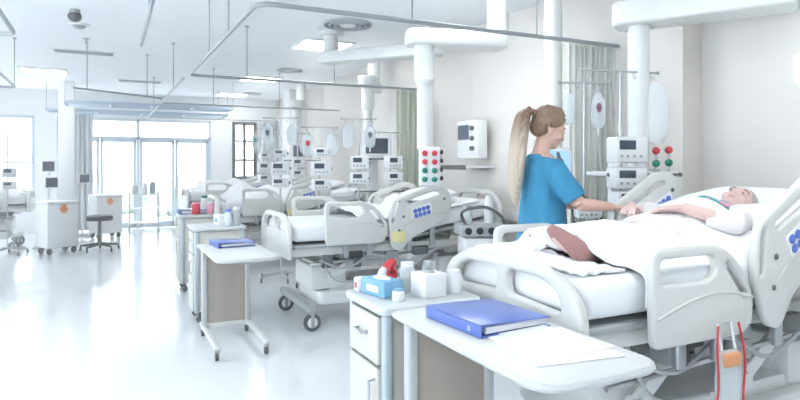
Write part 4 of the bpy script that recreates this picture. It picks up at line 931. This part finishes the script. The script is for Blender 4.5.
c2 = copy_thing(c1, 'white waste cart with orange sticker behind the stool', (0.02, 13.0, 0), 22)
make_stand('infusion stand with pumps beside the window side bed, at the edge of the frame', (-1.38, 11.25, 0), 1.9, 20, 0.18, pumps=((1.3, 0.2, 0.15), (1.1, 0.2, 0.13)))
iv_bag('clear bag on the stand beside the window side bed', -1.26, 11.29, 1.87, 0.12, 0.24, mark=None, rz=20)
t = thing('stool', 'black wheeled stool standing in the aisle', 'stool', (-0.07, 11.1, 0))
b = B(); b.cyl((0, 0, 0.50), (0, 0, 0.57), 0.2, n=28); b.ell((0, 0, 0.57), (0.2, 0.2, 0.025), n=28); b.build('seat', BLACK, t)
b = B(); b.cyl((0, 0, 0.09), (0, 0, 0.5), 0.028); b.build('gas_column', DKGREY, t)
b = B()
for k in range(5): a = 2*math.pi*k/5+0.3; b.tube([(0, 0, 0.11), (0.3*math.cos(a), 0.3*math.sin(a), 0.08)], [0.025, 0.015], n=8)
b.build('star_base', BLACK, t)
for k in range(5): a = 2*math.pi*k/5+0.3; b = B(); b.cyl((0.3*math.cos(a)-0.015, 0.3*math.sin(a), 0.035), (0.3*math.cos(a)+0.015, 0.3*math.sin(a), 0.035), 0.035); b.build('castor', BLACK, t)
def workstation(label, loc, zs_, rz):
    t = thing('monitor_stand', label, 'monitor stand', loc, rz, 'monitor stands')
    b = B(); b.cyl((0, 0, 0.05), (0, 0, zs_[0]+0.1), 0.02); b.build('pole', WHITE, t)
    b = B(); b.cyl((0, 0, 0), (0, 0, 0.05), 0.25, 0.2, n=28); b.build('base', GREYP, t)
    for z in zs_:
        b = B(); b.box((0.05*(z < 1.2)-0.03, -0.05, z), (0.22, 0.06, 0.20), bev=0.012); m = b.build('monitor', WHITE, t)
        b = B(); b.box((0.05*(z < 1.2)-0.03, -0.082, z), (0.18, 0.004, 0.155)); b.build('screen', mat('screen_slate', (0.05, 0.07, 0.11), 0.3), m)
    return t
workstation('pole stand with a dark screen in front of the pillar, behind the waste cart', (-0.86, 11.85, 0), (1.40, 1.12), 25)
workstation('pole stand with a dark screen behind the stool', (-0.4, 13.55, 0), (1.15,), 20)
t = thing('equipment_trolley', 'low metal trolley with bottles below the glass doors behind the stool', 'trolley', (0.75, 13.7, 0))
b = B()
for z in (0.2, 0.5, 0.8): b.box((0, 0, z), (0.6, 0.4, 0.02), bev=0.004)
b.build('shelf_board', WHITE, t)
for x in (-0.28, 0.28):
    for y in (-0.18, 0.18): b = B(); b.cyl((x, y, 0.0), (x, y, 0.85), 0.012); b.build('leg', METAL, t)
for i, (x, m, l) in enumerate(((0.58, GREYP, 'grey canister on the trolley below the glass doors'), (0.76, WHITE, 'white canister on the trolley below the glass doors'), (0.92, BLUEW, 'slate blue canister on the trolley below the glass doors'))):
    jar('canister', l, (x, 13.7, 0.811), 0.06, 0.2+0.03*i, m, WHITE, 'canister', 'canisters on the trolley')

# emergency sign on the wall at the picture edge
t = thing('exit_sign', 'pale green lit emergency sign high on the wall', 'sign', (XR, 2.12, 2.03))
b = B(); b.box((-0.03, 0, 0), (0.06, 0.34, 0.18), bev=0.008); b.build('housing', SIGNW, t)
b = B(); b.box((-0.062, -0.06, 0), (0.004, 0.16, 0.14)); b.build('pictogram_field', SIGN, t)
